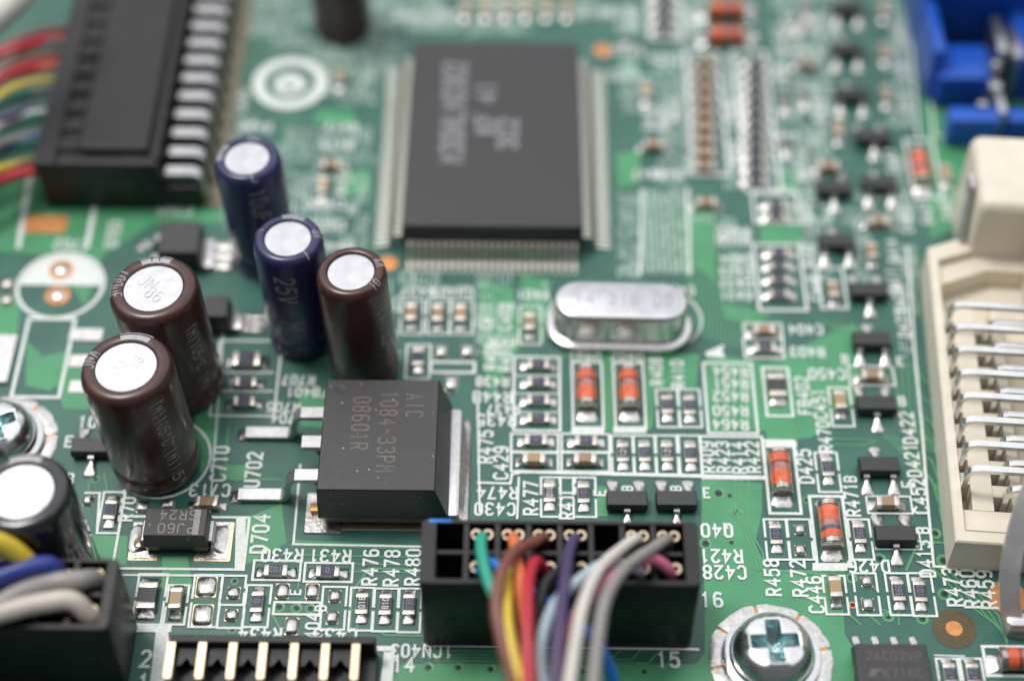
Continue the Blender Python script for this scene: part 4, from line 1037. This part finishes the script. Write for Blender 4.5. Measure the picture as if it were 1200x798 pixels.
# two smaller power packages behind the cans
def dpak(x0, y0, x1, y1, H, label, rz):
    a0, a1, b0, b1 = rect_at(x0, y0, x1, y1, H)
    w, d = a1-a0, b1-b0
    t = thing('power_transistor', label, 'transistor', ((a0+a1)/2, (b0+b1)/2, 0))
    part('body', ic_body(w+.1, d+.1, H, 0.1, 0.12, 0.4).mesh('body', 'plastic'), t)
    s = rz
    part('tab', G().box(*sorted((s*(w/2-0.3), s*(w/2+0.9))), -d/2+0.2, d/2-0.2, 0.1, 0.6, 0.08).mesh('tab', 'tin', 40), t)
    for k in (-1, 0, 1):
        part('solder_joint', G().fillet(d*0.28, d*0.3, 1.9, 0.4, 0.25, 'x', s, (s*(w/2+0.7), k*d*0.31, 0.0), rnd=random.Random(k+8)).mesh('solder_joint', 'solder', 60), t)
    for k in (-1, 1):
        gull(t, 'leg', [(-s*(w/2-0.1), k*d*0.32, 1.0), (-s*(w/2+0.5), k*d*0.32, 0.95), (-s*(w/2+0.9), k*d*0.32, 0.2), (-s*(w/2+1.7), k*d*0.32, 0.12)], 0.7, 0.3)
        part('solder_joint', G().fillet(0.8, 1.0, 0.9, 0.35, 0.1, 'x', -s, (-s*(w/2+1.3), k*d*0.32, 0.0), rnd=random.Random(k+3)).mesh('solder_joint', 'solder', 60), t)
    return t
dpak(186, 259, 234, 296, 2.4, 'black power transistor with white tinned tab behind the brown cans', 1)
dpak(237, 346, 268, 371, 2.2, 'small black power transistor between the brown and navy cans', 1)

# ------------------------------------------------------------------ can capacitors
can_capacitor(147, 428, 6.3, 11.2, 'brown', 'brown can capacitor with VNC on its rim beside lettering C710', 82,
              side=(('(M)105oC (M)105oC', -48, 7.0, 0.85),), rim=(('VNC', 168, 0.9),), emb=(('38', 0.6, 0.4, 60, 0.72), ('UJ', -0.55, 0.0, 60, 0.8)), lean=-2.6)
can_capacitor(179, 336, 6.3, 11.2, 'brown', 'brown can capacitor with 100uF on its rim, behind the C710 one', 92,
              side=(('(M)105oC (M)', -38, 6.4, 0.85),), rim=(('100uF', 172, 0.85),), emb=(('JN', -0.45, 0.6, -35, 0.95), ('86', 0.15, -0.55, -35, 0.9)), lines=2, lean=-2.6)
can_capacitor(411, 317, 5.0, 11.2, 'brown', 'slim brown can capacitor behind the voltage regulator', None, side=(('16V 10uF', -35, 5.0, 0.9),), rim=(('VX', 20, 0.7), ('10', -35, 0.6)), lean=-2.2)
can_capacitor(337, 278, 5.0, 11.2, 'navy', 'navy blue can capacitor marked 25V beside the slim brown one', 82, side=(('25V  M', -95, 5.2, 1.4),), rim=(('T', -48, 0.8), ('1u', 165, 0.5), ('VC', 10, 0.7)), lean=-0.9)
can_capacitor(289, 184, 5.0, 11.2, 'navy', 'navy blue can capacitor marked 10uF behind the one marked 25V', 165, side=(('10uF (M)', -70, 5.2, 1.2),), rim=(('C', -70, 0.8), ('VO', 80, 0.7)), lines=2, lean=-2.0)
can_capacitor(24, 574, 6.3, 11.2, 'blacksleeve', 'black can capacitor with a scored top beside the cable plug', 92, score=True, lean=-1.5)
b = P(402, 33); can_capacitor(0, 0, 5.0, 11.2, 'brown', 'lone brown can capacitor between the printed ring and flat chip', 60, loc=(b.x, b.y, 0))

# ------------------------------------------------------------------ cable plug on CN403 and its wires
H = 8.0
x0, x1, y0, y1 = rect_at(492.5, 609, 820, 685, H)
used = {(1, 0), (1, 1), (2, 0), (2, 1), (3, 0), (3, 1), (4, 0), (4, 1), (6, 0), (6, 1), (7, 0), (7, 1)}
plug, cell = cable_plug('black sixteen way cable plug full of coloured wires beside lettering 16', x0, x1, y0, y1, H, 8, used)
part('lettering', text_geom(G(), 'JCM', 0, 0, 0, 0.9, 0, 0.1).mesh('lettering', 'plastic_s', fix=False), plug, (-6.5, -(y1-y0)/2-0.02, 1.2), 0, math.pi/2)
part('ink_mark', G().loft([rr(-(x1-x0)/2+1.2, (y1-y0)/2-0.15, 1.5, 0.28, 0.12, H+0.004, 4), rr(-(x1-x0)/2+1.2, (y1-y0)/2-0.15, 1.45, 0.25, 0.12, H+0.02, 4)]).mesh('ink_mark', 'wire_blue', 40), plug)
def from_cell(k, up=1.6):
    x, y = cell[k]
    return [(x, y, H-1.8)], (x, y)
def cwire(color, k, pts, label, r=0.47):
    x, y = cell[k]
    q = [Vector((x, y, H-2.2)), Vector((x, y, H-0.3))]+[P(*p) for p in pts]
    s = spline(q, 7); o = s[0].copy()
    dv = (s[-1]-s[-2]).normalized()
    s += [s[-1]+dv*k+Vector((0, -0.02*k*k, 0)) for k in (3, 7, 12, 18)]        # the loom goes on out of view
    return single('wire', G().tube([p-o for p in s], r, 14).mesh('wire', 'wire_'+color, 60), label, 'wire', o, 0, 'wires of the sixteen way plug')
WL = ' wire leaving the sixteen way plug'
cwire('green', (1, 0), [(564, 644, 8.6), (572, 680, 9.4), (592, 725, 9.0), (606, 770, 8.0), (614, 815, 7)], 'turquoise green'+WL, 0.40)
cwire('blue', (1, 1), [(576, 660, 8.4), (606, 684, 8.8), (640, 705, 8.9), (690, 742, 7.8), (711, 775, 6.2), (724, 815, 4.5)], 'bright blue'+WL, 0.40)
cwire('brown', (3, 0), [(622, 637, 9.2), (601, 648, 10.6), (586, 676, 11.6), (582, 715, 11.6), (590, 758, 11.2), (606, 815, 10.5)], 'dark brown'+WL, 0.39)
cwire('orange', (2, 0), [(605, 652, 9.2), (611, 690, 10.4), (616, 730, 10.6), (621, 770, 10.4), (629, 818, 10.0)], 'orange'+WL, 0.39)
cwire('yellow', (2, 1), [(596, 676, 9.2), (593, 702, 10.8), (595, 735, 11.2), (604, 775, 11.0), (622, 820, 10.6)], 'yellow'+WL, 0.39)
cwire('red', (3, 1), [(627, 658, 9.2), (619, 682, 10.8), (618, 718, 11.8), (618, 760, 11.8), (620, 820, 11.2)], 'red'+WL, 0.38)
cwire('black', (4, 1), [(658, 668, 8.8), (640, 684, 9.2), (632, 712, 9.2), (630, 760, 8.2), (634, 818, 7)], 'black'+WL, 0.40)
cwire('purple', (4, 0), [(667, 646, 9.0), (662, 680, 10.8), (657, 720, 11.8), (653, 765, 11.8), (649, 820, 11.4)], 'purple'+WL, 0.38)
cwire('sky', (6, 1), [(714, 659, 9.0), (684, 676, 9.9), (654, 703, 10.4), (638, 738, 10.6), (633, 775, 10.4), (640, 820, 10)], 'pale blue grey'+WL, 0.38)
cwire('pink', (7, 1), [(762, 655, 9.0), (727, 670, 10.0), (693, 698, 10.4), (670, 732, 10.4), (657, 775, 9.8), (652, 820, 9)], 'pink'+WL, 0.39)
cwire('white', (6, 0), [(728, 643, 9.2), (703, 666, 11.0), (686, 700, 12.4), (676, 745, 12.8), (664, 822, 12.6)], 'ivory white'+WL, 0.38)
cwire('grey', (7, 0), [(766, 642, 9.2), (733, 665, 11.0), (711, 699, 12.4), (702, 740, 12.8), (693, 822, 12.6)], 'light grey'+WL, 0.38)

# the plug at the corner with its own thick wires
_, x1b, y0b, y1b = rect_at(-200, 652, 133, 736, H)
plug2, cell2 = cable_plug('black cable plug with grey and beige wires beside the black can', x1b-13.2, x1b, y0b, y1b, H, 6, {(5, 0), (5, 1), (4, 0), (4, 1)})
def cwire2(color, k, pts, label, r=0.62):
    x, y = cell2[k]
    q = [Vector((x+0.55, y, H-1.6)), Vector((x+0.15, y, H-0.5))]+[P(*p) for p in pts]
    s = spline(q, 7); o = s[0].copy()
    s.append(s[-1]+(s[-1]-s[-2]).normalized()*18)
    return single('wire', G().tube([p-o for p in s], r, 14).mesh('wire', 'wire_'+color, 60), label, 'wire', o, 0, 'wires of the corner plug')
cwire2('grey', (5, 0), [(92, 680, 8.6), (58, 683, 8.8), (25, 694, 9.0), (-5, 712, 9), (-50, 750, 9)], 'thick grey wire leaving the corner plug', 0.66)
cwire2('beige', (5, 1), [(84, 704, 8.6), (52, 706, 8.8), (15, 714, 8.9), (-20, 725, 9.0), (-60, 745, 9)], 'thick beige wire leaving the corner plug', 0.66)
cwire2('navy', (4, 0), [(58, 663, 9.2), (34, 665, 9.6), (8, 673, 9.6), (-30, 690, 9.5), (-70, 715, 9)], 'thick blue wire leaving the corner plug', 0.66)
s = spline([P(*p) for p in [(52, 680, 7.8), (30, 657, 9.6), (8, 640, 11.0), (-22, 632, 12), (-70, 640, 12)]], 7); o = s[0].copy()
single('wire', G().tube([p-o for p in s], 0.66, 14).mesh('wire', 'wire_yellow', 60), 'thick yellow wire curving above the corner plug', 'wire', o, 0, 'wires of the corner plug')

# ------------------------------------------------------------------ gold pin header
xs = [200.5, 237, 273, 308.5, 345, 381.5, 417]
Hh = 2.4
a, b = P(197, 750, Hh), P(440, 755, Hh)
yr = P(320, 744, Hh).y
t = thing('pin_header', 'black header with a row of gold pins over lettering 14', 'connector', ((a.x+b.x)/2, yr, 0))
hw = (b.x-a.x)/2
g = G().box(-hw, hw, -0.55, 0, 0.05, Hh, 0.08).box(-hw+.01, hw-.01, -5.0, -0.5, 0.04, 0.75)
part('housing', g.mesh('housing', 'nylon'), t)
pxs = [P(x, 765, Hh-0.3).x-(a.x+b.x)/2 for x in xs]
for i in range(len(pxs)):                        # pointed teeth between the pins
    xm = (pxs[i]+(pxs[i+1] if i+1 < len(pxs) else pxs[i]+2.0))/2
    if xm > hw-0.3: continue
    pts = [(xm-0.66, -0.56), (xm-0.66, -1.95), (xm-0.34, -1.85), (xm, -1.35), (xm+0.34, -1.85), (xm+0.66, -1.95), (xm+0.66, -0.56)]
    r = lambda z: [(p[0], p[1], z) for p in pts]
    part('tooth', G().loft([r(0.7), r(1.75)]).mesh('tooth', 'nylon'), t)
for x in pxs:
    g = G().loft([[(x+u*k, y, Hh-0.32+v*k) for u, v in ((-.26, -.28), (.26, -.28), (.26, .28), (-.26, .28))] for y, k in ((-0.1, 1), (-2.95, 1), (-3.15, 0.8), (-3.25, 0.45))])
    part('pin', g.mesh('pin', 'palegold'), t)
    part('pin', G().box(x-0.3, x+0.3, -3.6, -3.0, 0.4, 0.9, 0.05).mesh('pin', 'palegold'), t)

# ------------------------------------------------------------------ ribbon connector
Ht = 4.9
q0, q1 = P(38, 190, Ht), P(183, 197, Ht)
yf = (q0.y+q1.y)/2; yb = P(100, -90, Ht).y
xa, xb = q0.x, q1.x
xc = P(238, 233, 0.5).x
t = thing('ribbon_connector', 'long black cable connector with a row of silver contacts', 'connector', ((xa+xb)/2, yf, 0))
cw = (xb-xa)/2; Lc = yb-yf; xs2 = xc-(xa+xb)/2
g = G().box(-cw+0.3, cw, 0, Lc, 0.05, Ht-1.2, 0.1).box(-cw, cw-0.05, 0.05, Lc-.05, Ht-1.25, Ht-0.35, 0.1).box(cw-0.05, xs2, 0.1, Lc-0.1, 0.05, 2.3, 0.1)
part('housing', g.mesh('housing', 'nylon'), t)
part('lid', G().box(-cw+3.4, cw-0.9, 1.6, Lc-.3, Ht-0.37, Ht+0.25, 0.12).mesh('lid', 'nylon'), t)
part('side_rail', G().box(-cw+0.02, -cw+1.7, 0.08, Lc-.1, Ht-0.36, Ht, 0.1).mesh('side_rail', 'nylon'), t)
part('end_rail', G().box(-cw+1.75, cw-0.1, 0.08, 0.75, Ht-0.36, Ht, 0.1).mesh('end_rail', 'nylon'), t)
part('side_rail', G().box(cw-0.55, cw-0.05, 0.8, Lc-.1, Ht-0.36, Ht+0.05, 0.1).mesh('side_rail', 'nylon'), t)
part('lid_mark', G().box(cw-3.0, cw-1.3, 0.95, 1.35, Ht-0.36, Ht-0.2, 0.05).mesh('lid_mark', 'hole'), t)
part('khaki_strip', G().box(xs2+0.06, xs2+1.5, 0.1, Lc-.1, 0.03, 0.25, 0.05).mesh('khaki_strip', 'khaki'), t)  # flat khaki strip along the foot of the contacts
k = 0
yy = 1.1
while yy < Lc-1:
    part('rib', G().box(-cw+1.72, -cw+3.3, yy+0.75, yy+1.75, Ht-0.36, Ht-0.02, 0.08).mesh('rib', 'nylon'), t)
    part('contact', G().tube([(cw+0.0, yy, 2.6), (cw+0.35, yy, 3.05), (xs2-0.5, yy, 3.05), (xs2-0.15, yy, 2.8), (xs2-0.02, yy, 2.3), (xs2+0.05, yy, 0.9)], 0, flat=(0.95, 0.45)).mesh('contact', 'tin', 40), t)
    part('contact_leg', G().box(xs2+0.02, xs2+0.9, yy-0.4, yy+0.4, 0.05, 0.45, 0.1).mesh('contact_leg', 'khaki'), t)
    yy += 2.15
cols = ['red', 'brown', 'yellow', 'green', 'navy', 'grey', 'green', 'white', 'purple', 'dgrey', 'green', 'yellow', 'orange', 'red', 'brown', 'dgrey', 'red', 'brown']
kk = ['lower red', 'lower brown', 'lower yellow', 'lower green', 'dark blue', 'grey', 'thin green', 'white', 'purple', 'charcoal', 'upper green', 'upper yellow', 'orange', 'upper red', 'upper brown', 'dark grey', 'topmost red', 'topmost brown']
for i, (cn, kn) in enumerate(zip(cols, kk)):
    yy = yf+0.5+i*1.02+0.25*math.sin(i*2.3)
    zz = 3.4-0.35*(i % 3)
    x = xa+1.0
    pts = [(x, yy, zz), (x-1.5, yy, zz+0.1), (x-4.5, yy-1.6-0.8*(i*7 % 3), zz+0.5+0.7*(i % 3)), (x-9, yy-4.2-1.0*(i*5 % 4), zz+0.6-0.3*(i % 2)), (x-16, yy-8.5+0.5*(i % 3), zz-0.5)]
    s = spline(pts, 6); o = s[0].copy()
    s.append(s[-1]+(s[-1]-s[-2]).normalized()*15)
    single('wire', G().tube([p-o for p in s], 0.42, 12).mesh('wire', 'wire_'+cn if cn not in ('green', 'orange', 'yellow') else 'wire_d'+cn, 60), kn+' wire entering the long ribbon connector', 'wire', o, 0, 'wires of the ribbon connector')
s = spline([P(60, -60, 14), P(24, -8, 14), P(4, 12, 14), P(-30, 40, 14), P(-80, 80, 12)], 6); o = s[0].copy()
single('wire', G().tube([p-o for p in s], 1.2, 14).mesh('wire', 'wire_white', 60), 'thick white cable crossing above the ribbon wires', 'cable', o)

# ------------------------------------------------------------------ ivory angled connector
Zt = 3.4
pf, pr = P(1120, 634, Zt), P(1087, 290, Zt)
vv = pr-pf
rzc = math.atan2(vv.y, vv.x)-math.pi/2
D_ = vv.length
rot_c = Matrix.Rotation(-rzc, 2)
def lc(px, py, z):
    p = P(px, py, z); q = rot_c @ Vector((p.x-pf.x, p.y-pf.y)); return q.x, q.y
t = thing('angled_connector', 'ivory angled connector with two rows of bent silver pins', 'connector', (pf.x, pf.y, 0), rzc)
outer = [(0, 0.0), (16, 0.0), (16, D_+1.7), (4.0, D_+1.7), (0, D_)]
inner = [(0.75, 0.9), (15, 0.9), (15, D_+0.3), (4.2, D_+0.3), (0.75, D_-1.2)]
n = len(outer); g = G()
vs = [(a, b, 0.05) for a, b in outer]+[(a, b, Zt-0.12) for a, b in outer]+[(a+(0.1 if a < 1 else 0), b+(0.1 if b < 1 else 0), Zt) for a, b in outer]+[(a-(0.06 if a < 2 else 0), b, Zt) for a, b in inner]+[(a, b, 0.9) for a, b in inner]
fs = []
for i in range(n):
    j = (i+1) % n
    for k in range(4): fs.append((k*n+i, k*n+j, (k+1)*n+j, (k+1)*n+i))
g.add(vs, fs)
g.poly(inner, 0.9)
part('frame', g.mesh('frame', 'ivory'), t)
in2 = [(0.8, D_-3.1), (4.5, D_-1.3), (15, D_-1.3), (15, D_+0.29), (4.21, D_+0.29), (0.8, D_-1.22)]
r = lambda z: [(a, b, z) for a, b in in2]
part('rear_step', G().loft([r(0.91), r(2.6), [(a, b-(0.06 if b < D_-1 else 0), 2.7) for a, b in in2]]).mesh('rear_step', 'ivory'), t)
part('front_lip', G().loft([[(a, b, 0.91) for a, b in ((0.76, 0.92), (7, 0.92), (7, 3.6), (0.76, 1.3))], [(a, b, Zt+0.08) for a, b in ((0.76, 0.92), (7, 0.92), (7, 3.0), (0.76, 1.1))]]).mesh('front_lip', 'ivory'), t)
ex0, ey0 = lc(1150, 240, 8.4)
_, ey1 = lc(1172, 157, 8.4)
ecx, ecy, ew, ed = ex0+7, (ey0+ey1)/2, 14.0, ey1-ey0
e = G().loft([rr(ecx, ecy, ew, ed, 0.5, 0.05), rr(ecx, ecy, ew, ed, 0.5, 3.3), rr(ecx, ecy, ew+.1, ed, 0.6, 7.5), rr(ecx, ecy, ew-.1, ed-.2, 0.7, 8.0), rr(ecx, ecy, ew-.6, ed-.7, 0.7, 8.32), rr(ecx, ecy, ew-1.3, ed-1.4, 0.6, 8.42)])
part('end_block', e.mesh('end_block', 'ivory', 50), t)
part('side_clip', G().loft([[(ex0-0.62, ey0+0.2, 2.6), (ex0-0.16, ey0+0.2, 2.6), (ex0-0.16, ey0+1.3, 2.6), (ex0-0.62, ey0+1.3, 2.6)], [(ex0-0.5, ey0+2.2, 8.0), (ex0-0.18, ey0+2.2, 8.0), (ex0-0.18, ey0+3.6, 8.0), (ex0-0.5, ey0+3.6, 8.0)]]).mesh('side_clip', 'alu'), t)
bxx = lc(1232, 450, 5)[0]
part('shell', G().box(bxx, bxx+6, 0.5, D_+1, 0.05, 11.5, 0.3).mesh('shell', 'ivory'), t)
Zp = 5.4
ya, yb_ = lc(1119, 357, Zp)[1], lc(1136, 549, Zp)[1]
xa_ = (lc(1119, 357, Zp)[0]+lc(1136, 549, Zp)[0])/2-0.1
pit = (ya-yb_)/7
x2 = xa_+2.75
for k in range(8):
    yy = ya-pit*k; y2 = yy-pit*0.45
    part('bent_pin', G().tube([(bxx+0.2, yy, Zp), (xa_+0.75, yy, Zp), (xa_+0.4, yy, Zp-0.08), (xa_+0.12, yy, Zp-0.34), (xa_, yy, Zp-0.8), (xa_-0.05, yy, 0.95)], 0, flat=(0.46, 0.36)).mesh('bent_pin', 'chrome', 35), t)
    part('bent_pin', G().tube([(bxx+0.2, y2, Zp-0.7), (x2+0.6, y2, Zp-0.7), (x2+0.3, y2, Zp-0.8), (x2+0.1, y2, Zp-1.1), (x2, y2, Zp-1.6), (x2-0.03, y2, 0.95)], 0, flat=(0.46, 0.36)).mesh('bent_pin', 'chrome', 35), t)
    # walls between the pockets, one pocket to each pin
    for xx, yv, wl in ((xa_, yy, 0.62), (x2, y2, 0.62)):
        part('pocket_wall', G().loft([[(xx-wl, yv+0.42, 0.91), (xx+wl, yv+0.42, 0.91), (xx+wl, yv+pit-0.52, 0.91), (xx-wl, yv+pit-0.52, 0.91)], [(xx-wl, yv+0.62, 2.7), (xx+wl, yv+0.62, 2.7), (xx+wl, yv+pit-0.52, 2.7), (xx-wl, yv+pit-0.52, 2.7)]]).mesh('pocket_wall', 'ivory'), t)
y_lo, y_hi = yb_-1.6, ya+2.0
for a_, b_ in ((0.77, xa_-0.63), (xa_+0.63, x2-0.63), (x2+0.63, x2+1.4)):
    part('guide_rail', G().box(a_, b_, y_lo, y_hi, 0.92, 2.82, 0.06).mesh('guide_rail', 'ivory'), t)
part('front_floor', G().box(0.78, x2+1.6, 0.95, y_lo+0.05, 0.93, 2.75, 0.05).mesh('front_floor', 'ivory'), t)

# bent metal bracket in front of it
def blade(pts, w, th=0.35): return G().tube(spline([Vector(p) for p in pts], 5), 0, flat=(w, th))
bb = P(1192, 735, 1.0)
t = thing('metal_bracket', 'bent grey metal bracket beside lettering R459', 'bracket', (bb.x, bb.y, 0))
hp = [P(*p)-bb for p in ((1193, 742, 0.5), (1190, 716, 2.2), (1187, 690, 3.7), (1188, 655, 5.6), (1195, 618, 7.2), (1207, 580, 8.6), (1222, 545, 9.6))]
part('hook', G().tube(spline(hp, 6), 0, flat=(1.3, 0.45)).mesh('hook', 'bracketmetal', 60), t)
part('foot', G().box(-0.8, 3.0, -0.2, 0.9, 0.1, 1.6, 0.25).mesh('foot', 'bracketmetal', 40), t)

# ------------------------------------------------------------------ blue connector
def bx(name, parent, x0, y0, x1, y1, z, zb=0.05, m='blueplastic', org=None, b=0.2):
    a0, a1, b0, b1 = rect_at(x0, y0, x1, y1, z)
    return part(name, G().box(a0-org.x, a1-org.x, b0-org.y, b1-org.y, zb, z, b).mesh(name, m, 35), parent)
o_ = P(1130, 95, 0)
t = thing('blue_connector', 'bright blue plastic connector with metal clips behind the ivory one', 'connector', (o_.x, o_.y, 0))
bx('ledge', t, 1096, 52, 1160, 92, 3.4, org=o_)
bx('rear_wall', t, 1090, -110, 1290, -60, 11, org=o_)
bx('side_wall', t, 1083, -60, 1097, 60, 5.6, org=o_)
bx('front_block', t, 1113, 124, 1172, 142, 3.0, org=o_)
bx('inner_wall', t, 1180, 128, 1290, 142, 2.4, org=o_)
bx('side_post', t, 1186, -20, 1290, 70, 4.5, 0.06, org=o_)
for x0_, y0_, x1_, y1_, z_, zb_ in ((1166, 18, 1178, 60, 5.2, 0.5), (1184, 30, 1196, 66, 4.8, 0.5), (1160, 92, 1174, 104, 3.6, 0.3), (1168, 104, 1178, 132, 3.2, 0.3), (1146, 117, 1158, 124, 3.4, 3.0)):
    bx('metal_clip', t, x0_, y0_, x1_, y1_, z_, zb_, 'tin', o_, 0.15)
a = P(1167, 80, 4.0)-o_
part('metal_clip', G().lathe([(0.1, -0.8), (0.5, -0.55), (0.7, 0), (0.5, 0.55), (0.1, 0.8)], 16, tuple(a)).mesh('metal_clip', 'tin', 60), t)
